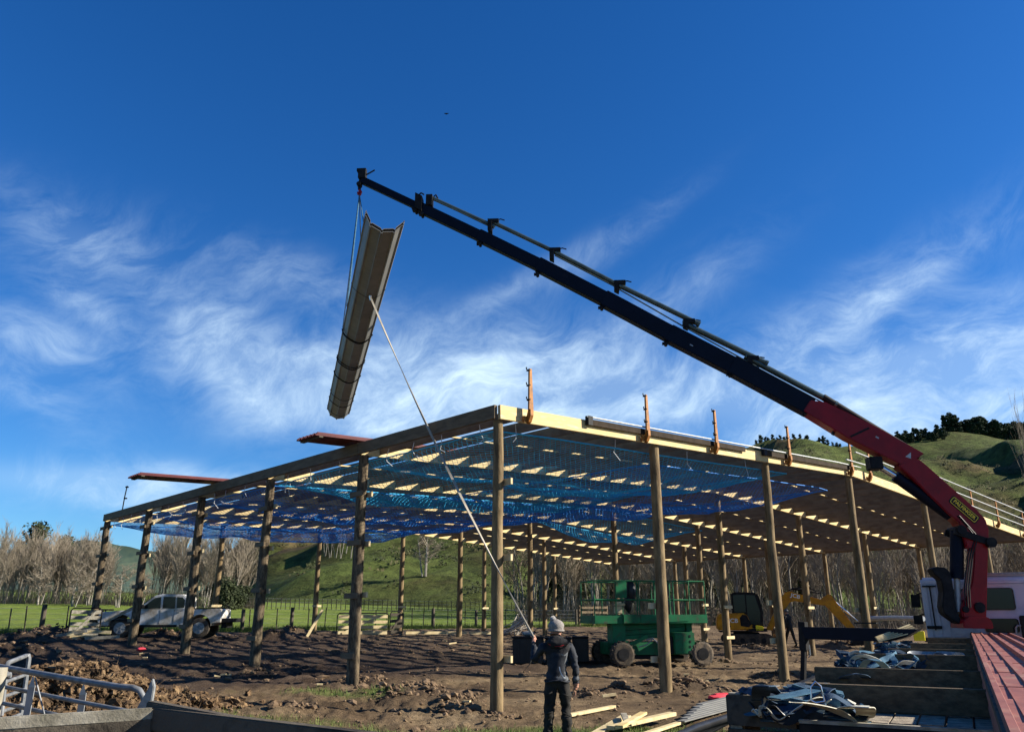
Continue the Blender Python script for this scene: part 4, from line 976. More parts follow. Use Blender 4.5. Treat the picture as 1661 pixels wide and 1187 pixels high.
# stabiliser leg reaching out to the left
def build_stab():
    a = W(1300, 1024, 19.9); b = W(1492, 1024, 17.9); t = thing('stabiliser', 'black crane stabiliser beam with its upright jack, reaching left from the tray', 'stabiliser', (a.x, a.y, 0)); o = Vector(t.location)
    d = (b-a); d.z = 0; d.normalize(); s = d.cross(UPZ)
    up = lambda px, py: None
    def q(px, py):
        r_ = ray(px, py); n = s; tt = (a-Vector((0,0,EYE))).dot(n)/r_.dot(n); return Vector((0,0,EYE))+r_*tt-o
    mb = MB(); mb.prism([q(1302,1016), q(1400,1018), q(1492,1020), q(1489,1023), q(1474,1032), q(1458,1037), q(1440,1040), q(1310,1036)], s*.22); mb.build('beam', M['navy'], t, bevel=.012)
    mb = MB(); c = q(1304,1045); c2 = q(1302,1008); mb.bar(Vector((c.x,c.y,c.z-.12)), c2, .17, .17, s); mb.build('jack', M['black'], t, bevel=.01)
    mb = MB(); e = q(1303,1104); mb.bar(q(1304,1050), e, .10, .10, s); mb.box(e+UPZ*.0, .34, .34, .05, (d, s, UPZ)); mb.build('jack_leg', M['black'], t)
    mb = MB(); c = q(1309,1045); mb.tube([c+s*-.1, q(1311,1062)+s*-.1, q(1308,1066)+s*-.1], .014, 6); mb.build('hose', M['steel'], t)
    mb = MB(); mb.box(q(1404,1010)+UPZ*.0, .5, .05, .03, (d, s, UPZ)); mb.build('hose_tray', M['black'], t)
build_stab()
# red roofing stack on the tray
def tray_stack():
    e = WZ(1634, 1187, 1.20); n0 = (e-DK).dot(TN); d0 = -3.6; L = (WZ(1577, 1019, 1.20)-DK).dot(TD)-d0-.3
    t = thing('roofing_sheet_stack', 'long stack of dusty red roofing sheets lying along the truck tray', 'roofing sheets', tuple(tp(n0, d0, DZ))); o = Vector(t.location)
    for k in range(8):
        mb = MB(); sheet(mb, tp(n0+.43+.006*((k*5) % 4), d0+.02*((k*3) % 5), 1.16-.026*(7-k))-o, TD, TN, UPZ, L, sheet_profile(.84, 5, .045), .006); mb.build('roofing_sheet', M['redroof'], t)
    for q in range(3):
        mb = MB(); mb.box(tp(n0+.44, 1+5.5*q, DZ+.03)-o, .9, .1, .055, TAX); mb.build('bearer', M['bearer'], t)
    # edge flashing with a bright fold, lapped in short lengths
    fl = MB(); y = d0; k = 0; n1 = n0
    while y < d0+L:
        ln = 1.15; mb = MB(); z = 1.178+.004*(k % 2)
        mb.prism([tp(n1+.02, y, z)-o, tp(n1+.255, y, z+.002)-o, tp(n1+.255, y+ln+.05, z+.010)-o, tp(n1+.02, y+ln+.05, z+.008)-o], UPZ*.006); mb.build('flashing', M['redroof'], t)
        y += ln; k += 1
    mb = MB(); mb.box(tp(n0+.10, d0+L/2, 1.192)-o, .010, L, .010, TAX); mb.build('fold', M['redroof'], t)
    mb = MB(); mb.box(tp(n0-.005, d0+L/2, 1.08)-o, .02, L, .20, TAX); mb.build('edge_board', M['darkwood'], t)
    for q in range(9):
        mb = MB(); y = .2+q*1.55; mb.box(tp(n0+.42, d0+3+y, 1.2)-o, .84, .005, .004, (TN*.995+TD*.05*((-1)**q), TD, UPZ)); mb.build('lap_seam', M['redroof'], t)
tray_stack()
# webbing straps heaped on the tray
def ribbon(mb, pts, w, th=.004, twist=0., up0=UPZ, rnd_=None):
    pts = [Vector(p) for p in pts]; n = len(pts); o = len(mb.v); 
    for i, p in enumerate(pts):
        t = (pts[min(i+1,n-1)]-pts[max(i-1,0)]).normalized(); s = t.cross(up0)
        if s.length < .05: s = t.cross(Vector((1,0,0)))
        s.normalize(); u = s.cross(t).normalized(); a = twist*i/(n-1); s2 = s*math.cos(a)+u*math.sin(a); u2 = u*math.cos(a)-s*math.sin(a)
        for q in (s2*w/2+u2*th/2, -s2*w/2+u2*th/2, -s2*w/2-u2*th/2, s2*w/2-u2*th/2): mb.v.append(tuple(p+q))
    for i in range(n-1):
        for k in range(4): mb.f.append((o+i*4+k, o+i*4+(k+1)%4, o+(i+1)*4+(k+1)%4, o+(i+1)*4+k)); mb.m.append(0)
def spline(P, n=8):
    P = [Vector(p) for p in P]; out = []
    Q = [P[0]*2-P[1]]+P+[P[-1]*2-P[-2]]
    for i in range(1, len(Q)-2):
        for k in range(n):
            t = k/n; a, b, c, d = Q[i-1], Q[i], Q[i+1], Q[i+2]
            out.append(.5*((2*b)+(c-a)*t+(2*a-5*b+4*c-d)*t*t+(3*b-a-3*c+d)*t**3))
    out.append(P[-1]); return out
def strap_heap(n, d, size, label, seed, mats, k=5, z=DZ, nm='strap_heap'):
    r = random.Random(seed); t = thing(nm, label, 'webbing straps', tuple(tp(n, d, z)))
    for i in range(k):
        mb = MB(); P = []; a = r.random()*6.28; q = Vector((r.gauss(0,size*.35), r.gauss(0,size*.35), .03))
        for s in range(11):
            a += r.gauss(.55,.45); P.append(q.copy()); q = Vector((max(-size,min(size,q.x+math.cos(a)*size*.42)), max(-size,min(size,q.y+math.sin(a)*size*.42)), max(.015, min(size*.5, abs(q.z+r.gauss(0,size*.14))))))
        ribbon(mb, spline(P, 8), r.uniform(.045,.085), .006, r.uniform(-2.2,2.2)); mb.build('strap', mats[i % len(mats)], t)
    return t
def wstrap(name, pix, z, w, m, label, twist=0., th=.006, parent=None):
    pts = [WZ(x, y, DZ+zz) for x, y, zz in pix]; o = pts[0].copy(); mb = MB(); ribbon(mb, spline([p-o for p in pts], 8), w, th, twist); ob = mb.build(name, m, smooth=False); ob.location = o; tag(ob, label, 'strap'); return ob
def dn(px, py, z=DZ+.05):
    p = WZ(px, py, z)-DK; return p.dot(TN), p.dot(TD)
n_, d_ = dn(1285,1150); strap_heap(n_+.04, d_, .36, 'large heap of blue and pale lifting straps at the near corner of the tray', 21, [M['strapd'], M['strapb'], M['strapd'], M['strapw'], M['plastic'], M['strapd'], M['strapb']], 26)
n_, d_ = dn(1330,1135); strap_heap(n_, d_, .27, 'dark strap tangle beside the buckle on the near bearer', 22, [M['strapd'], M['plastic'], M['strapb']], 14)
n_, d_ = dn(1420,1078); strap_heap(n_, d_, .42, 'blue strap heap between the second and third bearers', 23, [M['strapb'], M['strapd'], M['strapd'], M['strapd'], M['strapb'], M['strapw']], 22)
n_, d_ = dn(1500,1078); strap_heap(n_, d_, .40, 'navy straps heaped right of the blue heap, close to the red sheets', 24, [M['strapd'], M['strapd'], M['galv']], 14)
n_, d_ = dn(1450,1052); strap_heap(n_, d_, .32, 'blue strap heap with white hooks behind the third bearer', 25, [M['strapd'], M['strapb'], M['strapd'], M['cord']], 18)
n_, d_ = dn(1530,1024); strap_heap(n_, d_, .42, 'pale blue cloth and straps lying at the crane foot', 26, [M['strapb'], M['strapd'], M['plastic']], 8)
wstrap('wide_strap', [(1262,1136,.20),(1300,1139,.17),(1350,1150,.10),(1385,1168,.02),(1400,1170,.02)], 0, .16, M['strapw'], 'wide pale strap running right from the near strap heap')
wstrap('strap_loop', [(1360,1150,.05),(1390,1145,.16),(1403,1148,.15),(1402,1162,.03),(1385,1168,.01)], 0, .13, M['strapw'], 'pale end loop of the wide strap standing on the deck boards')
wstrap('strap_loop', [(1232,1135,.12),(1238,1112,.30),(1250,1120,.24),(1270,1130,.20),(1300,1128,.22)], 0, .13, M['strapd'], 'navy strap loop standing up at the left end of the near heap')
wstrap('strap', [(1255,1132,.22),(1290,1125,.24),(1320,1118,.26)], 0, .14, M['strapb'], 'flat pale blue strap across the top of the near heap')
wstrap('strap_loop', [(1364,1107,.01),(1372,1097,.12),(1388,1092,.16),(1402,1096,.13),(1410,1108,.01)], 0, .10, M['strapd'], 'arched blue strap loop between the first and second bearers')
wstrap('strap_loop', [(1395,1086,.01),(1408,1070,.18),(1425,1072,.2),(1440,1086,.02)], 0, .10, M['strapb'], 'arched pale blue strap loop between the second and third bearers')
mb = MB(); c = WZ(1324,1122,DZ+.30); mb.tube([(-.035,0,-.05), (-.03,0,.03), (0,0,.06), (.03,0,.035), (.045,0,-.05), (-.01,0,-.06), (-.04,0,-.045)], .006, 8); o = mb.build('ratchet_buckle', M['steel'], smooth=True); o.location = c; tag(o, 'shiny steel triangular buckle on top of the near strap heap', 'buckle')
mb = MB(); mb.box((0,0,0), .22, .12, .2, TAX); o = mb.build('yellow_chock', M['hivis'], bevel=.01); o.location = WZ(1491, 1031, 1.2); tag(o, 'small yellow block on the tray bearers near the crane', 'block')
mb = MB(); 
for k in range(5): mb.bar((0,.03*k,.02*k), (.85,.1*k-.1,.22+.03*k), .05, .02, UPZ)
o = mb.build('timber_offcuts', M['block']); o.location = WZ(1425, 1040, 1.1); tag(o, 'pale timber offcuts propped on the tray left of the yellow block', 'offcuts')
# ---------------------------------------------------------------- hanging bundle and its rigging
def bundle():
    A = W(619, 376, 16.3); B = W(546, 678, 30.5); t = thing('hanging_sheet_bundle', 'curved bundle of long grey roofing sheets hanging from the crane hook', 'roofing sheets', tuple(A)); 
    al = (B-A); L = al.length; al.normalize(); ac = al.cross(UPZ).normalized()
    up = ac.cross(al).normalized()
    # picture roll: right side a little lower
    ac2 = (ac*math.cos(.16)+up*math.sin(-.16)).normalized(); up2 = ac2.cross(al).normalized()
    w = 1.12; AN = 2.6
    for k in range(7):
        prof = []
        nr = 5
        for r in range(nr):
            c = (w*(r/(nr-1))-w/2)
            for dx, z in ((-.03,0),(-.015,-.03),(.015,-.03),(.03,0)): prof.append((c+dx, z))
        pr = []
        for x, z in prof:
            a = x/w*AN; R_ = w/AN
            R2 = R_-z*1.0
            pr.append((R2*math.sin(a)*.98, R_*(1-math.cos(a))*1.0 + (z)*math.cos(a)+.016*k))
        mb = MB(); n = 16; m_ = len(pr); vs = []; sk = .05*((k*3) % 5)
        for i in range(n+1):
            s = i/n; sg = -.14*(1-(2*s-1)**2)*-1
            for x, z in pr: vs.append(al*(L*s+sk) + ac2*x*1.02 + up2*(z+sg))
        fs = [(i*m_+j, i*m_+j+1, (i+1)*m_+j+1, (i+1)*m_+j) for i in range(n) for j in range(m_-1)]
        o = len(vs); vs += [v+up2*.012 for v in vs]; fs += [(a+o, d+o, c+o, b+o) for a, b, c, d in fs]
        fs += [(j, o+j, o+j+1, j+1) for j in range(m_-1)] + [(n*m_+j, n*m_+j+1, o+n*m_+j+1, o+n*m_+j) for j in range(m_-1)]
        fs += [(i*m_, (i+1)*m_, o+(i+1)*m_, o+i*m_) for i in range(n)] + [(i*m_+m_-1, o+i*m_+m_-1, o+(i+1)*m_+m_-1, (i+1)*m_+m_-1) for i in range(n)]
        mb.add(vs, fs); mb.build('roofing_sheet', M['greysheet'], t)
    def at(s, x, out=.045):
        a = x/w*AN; R_ = w/AN; sg = .14*(1-(2*s-1)**2)
        return al*(L*s) + ac2*((R_+out)*math.sin(a)) + up2*(R_-(R_+out)*math.cos(a)+sg)
    for s, rr_ in ((.245,.006),(.47,.022),(.475,.010),(.62,.016),(.632,.020),(.72,.022),(.85,.012),(.90,.014),(.97,.008)):
        mb = MB(); mb.tube([at(s+.004*math.sin(x*9), x) for x in np.linspace(-w/2, w/2, 14)], rr_, 6); mb.build('binding_strap', M['black'], t)
    O = Vector(t.location)
    def sling(s, side, label, m, r_):
        p = at(s, side*w/2, .03)+O; top = PL(583, 316); q = MB(); o = top
        mid = (top+p)/2
        q.tube([top-o, (mid-o)+Vector((0,0,-.02)), p-o], r_, 6); ob = q.build('lifting_sling', m); ob.location = o; tag(ob, label, 'sling')
        return ob
    sling(.36, -1, 'pale blue lifting sling from hook to the near part of the bundle, left side', M['strapb'], .022)
    sling(.47, -1, 'long thin sling from hook running far down the left edge of the bundle', M['strapd'], .018)
    sling(.36, 1, 'sling from hook to the near part of the bundle, right side', M['strapb'], .018)
    sling(.62, 1, 'sling from hook to the far part of the bundle, right side', M['strapd'], .016)
    # little knots where slings are doubled
    return at(.235, .09, .07)+O, al
TAGP, _al = bundle()
# ---------------------------------------------------------------- people
def skin_body(verts, edges, radii, root, mats_fn, sub=2):
    me = bpy.data.meshes.new('body'); me.from_pydata([tuple(v) for v in verts], edges, [])
    o = bpy.data.objects.new('tmp', me); COL.objects.link(o)
    md = o.modifiers.new('s', 'SKIN'); md.use_smooth_shade = True; md.branch_smoothing = .4
    for i, r in enumerate(radii):
        me.skin_vertices[0].data[i].radius = r if isinstance(r, tuple) else (r, r)
        me.skin_vertices[0].data[i].use_root = (i == root)
    sb = o.modifiers.new('u', 'SUBSURF'); sb.levels = sub
    bpy.context.view_layer.update()
    m2 = bpy.data.meshes.new_from_object(o.evaluated_get(bpy.context.evaluated_depsgraph_get())); bpy.data.objects.remove(o)
    mats = mats_fn(None); m2.materials.clear()
    for m in mats: m2.materials.append(m)
    for p in m2.polygons: p.material_index = mats_fn(p.center); p.use_smooth = True
    return m2
def wrinkle(me, amp, fr, zr=None):
    for v in me.vertices:
        n = noise.fractal((v.co.x*fr, v.co.y*fr, v.co.z*fr*1.6), .9, 2, 3); v.co += v.normal*amp*n
def worker():
    F = GP(905, 1194); F.z = ground_z(F.x, F.y)
    t = thing('person', 'worker seen from behind in grey pompom beanie and dark jacket, holding the tag line', 'person', tuple(F))
    H = 1.0
    # local axes: x right, y away from the camera (facing), z up
    hand = W(866, 1034, F.y+.42)-F
    V = []; E = []; R = []
    def v(x, y, z, r): V.append(Vector((x,y,z))); R.append(r); return len(V)-1
    def e(*a):
        for i, j in zip(a[:-1], a[1:]): E.append((i, j))
    pel = v(0,0,.93,(.175,.135)); wa = v(0,.0,1.05,(.165,.13)); ch = v(0,.01,1.22,(.195,.145)); sh = v(0,.02,1.37,(.175,.125)); nk = v(0,.03,1.47,.07); hd = v(0,.045,1.56,(.078,.088)); ht = v(0,.05,1.66,(.082,.098)); hx = v(0,.045,1.71,.06)
    e(pel, wa, ch, sh, nk, hd, ht, hx)
    for s, fx in ((-1,-.14),(1,.13)):
        a = v(s*.10,0,.84,(.105,.115)); b = v(s*.115,.01,.66,(.092,.10)); k = v(s*.125,.03 if s > 0 else .0,.48,(.075,.08)); c = v(fx*1.02,-.01,.30,(.075,.08)); an = v(fx*1.08,-.02,.12,(.062,.07)); hl = v(fx*1.1,-.03,.055,.05); to = v(fx*1.35,.16,.04,(.045,.035))
        e(pel, a, b, k, c, an, hl, to)
    # right arm hangs
    s1 = v(.20,.02,1.38,(.085,.085)); s2 = v(.255,.01,1.20,(.07,.072)); el = v(.275,.0,1.06,(.062,.062)); fo = v(.285,.03,.92,(.052,.052)); wr = v(.28,.05,.83,(.033,.036)); pm = v(.275,.06,.765,(.022,.04))
    e(sh, s1, s2, el, fo, wr, pm)
    # left arm reaches forward and out to the rope
    t1 = v(-.20,.03,1.38,(.088,.085)); hv = hand; 
    elb = Vector((-.34,.10,1.16)); u = v(-.285,.07,1.27,(.072,.07)); el2 = v(*elb,(.062,.06)); w2 = elb.lerp(hv, .80); f2 = v(*elb.lerp(hv,.45),(.052,.05)); wr2 = v(*w2,(.032,.034)); pm2 = v(*hv,(.034,.026))
    e(sh, t1, u, el2, f2, wr2, pm2)
    def mf(c):
        if c is None: return [M['trouser'], M['jacket'], M['jackblk'], M['skin'], M['boot'], M['jackgrey']]
        x, y, z = c
        if z > 1.475 and abs(x) < .13: return 3
        if (Vector(c)-hv).length < .10 or (x > .2 and z < .85 and abs(x) > .22): return 3
        if z < .14: return 4
        if z < .90 and abs(x) < .23: return 0
        if z > 1.28 and abs(x) < .20 : return 2
        if .88 < z < .965 and x > -.02 and y < 0: return 5
        if x > .13 and abs(x) < .18 and z > 1.0 : return 5
        return 1
    me = skin_body(V, E, R, pel, mf); wrinkle(me, .026, 8); wrinkle(me, .010, 24); body = link('body', me, t)
    # fingers
    def finger(mb, p, d, curl_ax, L, r):
        pts = [p]; dd = d.normalized(); 
        for k, f in enumerate((.42,.33,.25)):
            pts.append(pts[-1]+dd*L*f); dd = (Matrix.Rotation(.42, 3, curl_ax) @ dd).normalized()
        mb.tube(pts, [r, r*.95, r*.85, r*.6], 7)
    mb = MB(); base = Vector((.275,.062,.735))
    for k in range(4): finger(mb, base+Vector((0,.028-.019*k,-.0)), Vector((.02,.0,-1)), Vector((0,1,0)), (.068,.078,.082,.07)[3-k], .0098)
    finger(mb, Vector((.265,.095,.79)), Vector((-.05,.5,-1)), Vector((0,1,0)), .062, .011)
    mb.build('right_hand_fingers', M['skin'], t, smooth=True)
    mb = MB(); rd = (TAGP-(F+hv)).normalized(); sd_ = rd.cross(Vector((0,1,0))).normalized()
    for k in range(4):
        p = hv + rd*(.030-.021*k) + sd_*-.012; q = Vector((.35,.9,.1)).normalized()
        ps = [p+q*.0, p+q*.035, p+q*.045+sd_*.03, p+q*.02+sd_*.045]; mb.tube(ps, [.011,.0105,.0095,.007], 7)
    mb.tube([hv+rd*.03+sd_*.01, hv+rd*.055+sd_*.03, hv+rd*.07+sd_*.02+Vector((0,.03,0))], [.013,.011,.008], 7)
    mb.build('left_hand_fingers', M['skin'], t, smooth=True)
    # beanie
    V3, F3 = ICO[3]; vs = []
    for p in V3:
        x, y, z = p; rr_ = 1.0
        zz = max(z, -.42)
        rb = 1+.03*math.sin(14*math.atan2(y, x))*(z < .8)
        k = .97 if z < -.2 else 1
        sq = (1-.0*z) if z < 0 else (1-z*z*.0+.13*math.sin(z*math.pi)); vs.append((x*.118*rb*sq, .04+y*.128*rb*sq, 1.655+zz*.128))
    mb = MB(); mb.add(vs, F3); b = mb.build('beanie', M['knit'], t, smooth=True)
    mb = MB(); r = random.Random(2)
    for k in range(900):
        d = Vector((r.gauss(0,1), r.gauss(0,1), r.gauss(0,1))).normalized(); c = Vector((-.045,.02,1.785)); q = d.orthogonal().normalized()*.004; L = r.uniform(.04,.062); mb.add([c+d*.012-q, c+d*.012+q, c+d*L+Vector((0,0,-.004))], [(0,1,2)])
    mb.blob((-.045,.02,1.785), .042, .042, .038, 1, .1, 2); mb.build('pompom', M['pom'], b)
    # band rolled at the brim
    mb = MB(); n = 24; ps = [(math.cos(a)*.113, .04+math.sin(a)*.125, 1.612) for a in np.linspace(0, 2*math.pi, n+1)]; mb.tube(ps, .017, 8, cap=False); mb.build('brim', M['knit'], b, smooth=True)
    # hood lying on the shoulders
    mb = MB(); mb.blob((0,-.085,1.43), .155, .075, .085, 3, .18, 3); mb.blob((0,-.03,1.50), .115, .10, .045, 5, .12, 3); o = mb.build('hood', M['jackblk'], t, smooth=True)
    mb = MB(); n = 16; ps = [(math.cos(a)*.13, -.09+math.sin(a)*.045-.05*math.cos(2*a)*0, 1.44+.05*math.sin(a)) for a in np.linspace(math.pi, 2*math.pi, n)]; mb.tube(ps, .010, 6); mb.build('hood_edge', M['red'], o)
    # jacket hem and yoke seams
    mb = MB(); n = 28; ps = [(math.cos(a)*.186, math.sin(a)*.140, .892+.012*math.sin(3*a)) for a in np.linspace(0, 2*math.pi, n+1)]; mb.tube(ps, [.013]*(n+1), 8, cap=False); mb.build('jacket_hem', M['jacket'], t, smooth=True)
    for (x, y, z, w_, rz_) in ((-.13,-.125,.72,.10,.3),(.12,-.125,.70,.10,-.2),(-.13,-.085,.45,.12,.2),(.13,-.085,.43,.12,-.3),(-.14,-.06,.22,.13,.1),(.14,-.06,.20,.13,-.1)):
        mb = MB(); ps = [(x-w_/2, y+.02, z-.02*rz_*4), (x, y, z), (x+w_/2, y+.02, z+.02*rz_*4)]; mb.tube(spline(ps, 5), [.004]+[.011]*9+[.004], 6); mb.build('trouser_fold', M['trouser'], t, smooth=True)
    # reflective piping on the back
    mb = MB(); ribbon(mb, spline([(.03,-.162,1.10), (.045,-.168,1.03), (.085,-.160,.96), (.12,-.145,.94)], 6), .014, .006, 0, Vector((0,-1,0))); mb.build('jacket_piping', M['cord'], t)
    mb = MB(); ribbon(mb, spline([(.06,-.155,1.28), (.11,-.15,1.26), (.16,-.12,1.29)], 6), .016, .006, 0, Vector((0,-1,0))); mb.build('jacket_piping', M['jackgrey'], t)
    for s in (-1, 1):
        mb = MB(); fx = .14 if s < 0 else .13; x = s*fx*1.1; mb.blob((x,.05,.035), .058, .15, .05, 7, .05, 2); mb.box((x,.05,.0), .11, .29, .03); mb.build('boot', M['boot'], t, smooth=True)
    return F+hv
HANDP = worker()
def second_person():
    g = GP(1284, 1049); s = .98; F = Vector((g.x, g.y, ground_z(g.x, g.y))); t = thing('person', 'person in dark clothes walking beside the yellow digger', 'person', tuple(F), .5)
    V = []; E = []; R = []
    def v(x, y, z, r): V.append(Vector((x,y,z))*s); R.append(r if not isinstance(r, tuple) else r); return len(V)-1
    def e(*a):
        for i, j in zip(a[:-1], a[1:]): E.append((i, j))
    pel = v(0,0,.90,(.15,.12)); wa = v(0,.02,1.05,(.14,.11)); ch = v(0,.05,1.22,(.17,.13)); sh = v(0,.07,1.34,(.15,.11)); nk = v(0,.09,1.42,.055); hd = v(0,.11,1.50,.08); hx = v(0,.12,1.60,.085)
    e(pel, wa, ch, sh, nk, hd, hx)
    for q, st in ((-1,.24),(1,-.22)):
        a = v(q*.09,0,.82,.09); k = v(q*.10,st*.5+.03,.47,.065); an = v(q*.10,st,.10,.05); to = v(q*.10,st+.15,.05,.035); e(pel, a, k, an, to)
        b = v(q*.19,.07,1.33,.06); el = v(q*.24,.06-st*.5,1.06,.05); wr = v(q*.23,.16-st*.6,.86,.033); hn = v(q*.22,.2-st*.6,.79,.034); e(sh, b, el, wr, hn)
    def mf(c):
        if c is None: return [M['trouser'], M['jackblk'], M['skin'], M['jackgrey']]
        if c[2] > 1.44*s or (abs(c[0]) > .17 and c[2] < .86*s): return 2
        return 0 if c[2] < .88*s else 1
    me = skin_body(V, E, R, 0, mf, 1); link('body', me, t)
    mb = MB(); mb.blob((0,.12*s,1.60*s), .105, .12, .10, 2, .08, 2); mb.build('cap', M['jackgrey'], t, smooth=True)
    for q, st in ((-1,.24),(1,-.22)):
        mb = MB(); mb.blob((q*.10,st+.06,.04), .05, .14, .05, 2, .05, 1); mb.build('boot', M['boot'], t, smooth=True)
second_person()
# tag line from bundle to hand
def tagline():
    a, b = TAGP, HANDP; n = 60; pts = []
    for k in range(n+1):
        s = k/n; p = a.lerp(b, s); p.z -= .45*4*s*(1-s)*.5; pts.append(p-a)
    mb = MB(); ribbon(mb, pts, .046, .016, 5.2, Vector((0,-1,.3)))
    t = thing('tag_line', 'long twisted white webbing tag line from the hanging bundle to the worker\'s hand', 'tag line', tuple(a))
    mb.build('webbing', mat('tag_webbing', (.36,.32,.26), (.25,.22,.17), 3, .8), t)
    mb = MB(); mb.tube([(0,0,.12), (.0,0,.0), (.02,0,-.12)], [.02,.035,.02], 8); mb.build('shackle', M['steel'], t)
    # loose tail below the hand
    q = b-a; mb = MB(); ribbon(mb, spline([q, q+Vector((-.02,.03,-.18)), q+Vector((-.05,.05,-.36)), q+Vector((-.16,.05,-.50))], 8), .030, .004, 1.5, Vector((0,-1,0))); mb.build('loose_end', M['plastic'], t)
tagline()
# ---------------------------------------------------------------- utility vehicle behind the shed
def frame(name, label, cat, px, py, face, group=None, zoff=0):
    """an Empty on the ground under picture point px,py; face: direction of local +x"""
    g = GP(px, py); t = thing(name, label, cat, (g.x, g.y, plane_z(g.x, g.y)+zoff), face, group); return t
def arc_poly(x0, x1, r, cx, z, n=8):
    return [(cx-r*math.cos(math.pi*k/n), z+r*math.sin(math.pi*k/n)) for k in range(n+1)]
def ute():
    # local: +x is the nose
    t = frame('pickup_truck', 'white double cab pickup, muddy, parked facing left behind the left poles', 'pickup', 270, 1034, math.radians(180+6))
    wht, mud = M['utewhite'], M['mudpaint']
    def side(poly, w, nm, m, par, y0=0, bev=.03):
        mb = MB(); mb.prism([Vector((x, y0, z)) for x, z in poly], Vector((0, w, 0))); return mb.build(nm, m, par, bevel=bev)
    wf, wr = 1.62, -1.48
    low = [(2.50,.52),(2.55,.80),(2.48,1.02),(1.25,1.13),(.95,1.14),(-.85,1.14),(-.90,.50)]+[]
    lowp = [(2.50,.50),(2.55,.80),(2.46,1.02),(1.25,1.12),(-.88,1.14),(-.88,.45),(wf-.50-.05,.45)]+[(wf-.46*math.cos(math.pi*k/8), .47+.46*math.sin(math.pi*k/8)) for k in range(9)]
    body = side(lowp, 1.78, 'body', wht, t)
    side([(2.3,.44),(wf+.5,.44),(wf+.5,.52),(2.3,.52)], 1.6, 'bumper', M['black'], body)
    gh = [(1.12,1.12),(.42,1.68),(.15,1.74),(-.70,1.73),(-.86,1.62),(-.88,1.12)]
    cab = side(gh, 1.52, 'cabin', wht, t, bev=.04)
    # windows
    for s in (-1, 1):
        for poly in ([(.93,1.16),(.42,1.58),(.18,1.63),(.16,1.17)], [(.08,1.17),(.08,1.63),(-.40,1.63),(-.42,1.17)], [(-.48,1.18),(-.46,1.62),(-.68,1.61),(-.78,1.50),(-.78,1.20)]):
            side(poly, .012, 'window', M['glass'], cab, s*.766, 0)
        for x in (.12, -.44, 1.02):
            mb = MB(); mb.box((x, s*.893, .84), .012, .008, .56); mb.build('door_seam', M['black'], body)
        for x in (-.02, -.60):
            mb = MB(); mb.box((x, s*.905, 1.02), .14, .03, .03); mb.build('door_handle', wht, body)
        mb = MB(); mb.box((.80, s*1.0, 1.24), .12, .18, .16); mb.build('mirror', M['black'], t, bevel=.03)
        mb = MB(); mb.box((2.44, s*.70, .90), .16, .32, .16); mb.build('headlight', M['steel'], body, bevel=.03)
        mb = MB(); mb.box((wf, s*.90, .70), 1.10, .05, .05); mb.box((.35, s*.90, .48), 1.9, .06, .10); mb.build('sill', M['black'], body)
    mb = MB(); mb.prism([(1.07,-.68,1.17),(1.07,.68,1.17),(.47,.62,1.66),(.47,-.62,1.66)], Vector((.02,0,.02))); mb.build('windscreen', M['glass'], cab)
    # tray body
    bedp = [(-.94,.55),(-.94,1.12),(-2.25,1.16),(-2.32,1.10),(-2.32,.62),(wr-.5,.58)]+[(wr-.46*math.cos(math.pi*k/8), .47+.46*math.sin(math.pi*k/8)) for k in range(9)]+[(-1.0,.48)]
    bed = side(bedp, 1.76, 'tray_body', wht, t)
    mb = MB(); mb.box((-1.62,0,1.16), 1.25, 1.6, .05); mb.build('tray_cover', M['black'], bed)
    mb = MB(); mb.box((-2.55,0,.70), .50, 1.5, .16); mb.box((-2.4,0,.55), .2, 1.2, .3); mb.build('rear_rack', M['black'], bed)
    mb = MB(); mb.tube([(-2.3,.7,1.15),(-2.45,.7,1.30),(-2.58,.7,1.2),(-2.6,.7,.8)], .02, 6); mb.build('loop', M['black'], bed)
    # bull bar
    mb = MB()
    for z in (.62,.82,1.02,1.12): mb.tube([(2.52,-.75,z),(2.72,-.70,z),(2.76,0,z),(2.72,.70,z),(2.52,.75,z)], .028, 8)
    for y in (-.5,-.2,.2,.5): mb.tube([(2.74,y,.45),(2.76,y,1.14)], .028, 8)
    mb.box((2.66,0,.52), .16, 1.7, .18); mb.build('bull_bar', M['black'], t, smooth=True)
    mb = MB(); mb.box((2.50,0,.80), .08, 1.1, .26); mb.build('grille', M['black'], body)
    for x in (wf, wr):
        for s in (-1, 1):
            w = MB(); w.tube([(x, s*.64, .40),(x, s*.66,.40),(x,s*.88,.40),(x,s*.90,.40)], [.34,.40,.40,.34], 24); o = w.build('wheel', M['rubber'], t, smooth=True)
            k = MB(); k.tube([(x,s*.90,.40),(x,s*.91,.40)], .23, 18)
            for q in range(6): a = q*math.pi/3; k.bar((x,s*.915,.40),(x+.2*math.cos(a),s*.915,.40+.2*math.sin(a)), .05, .02, Vector((0,1,0)))
            k.build('rim', M['galv'], o, smooth=True)
    mb = MB(); mb.tube([(.98,-.55,1.12),(1.0,-.60,1.72)], .008, 5); mb.build('aerial', M['black'], t)
    t.scale = (.985, .985, .985)
ute()
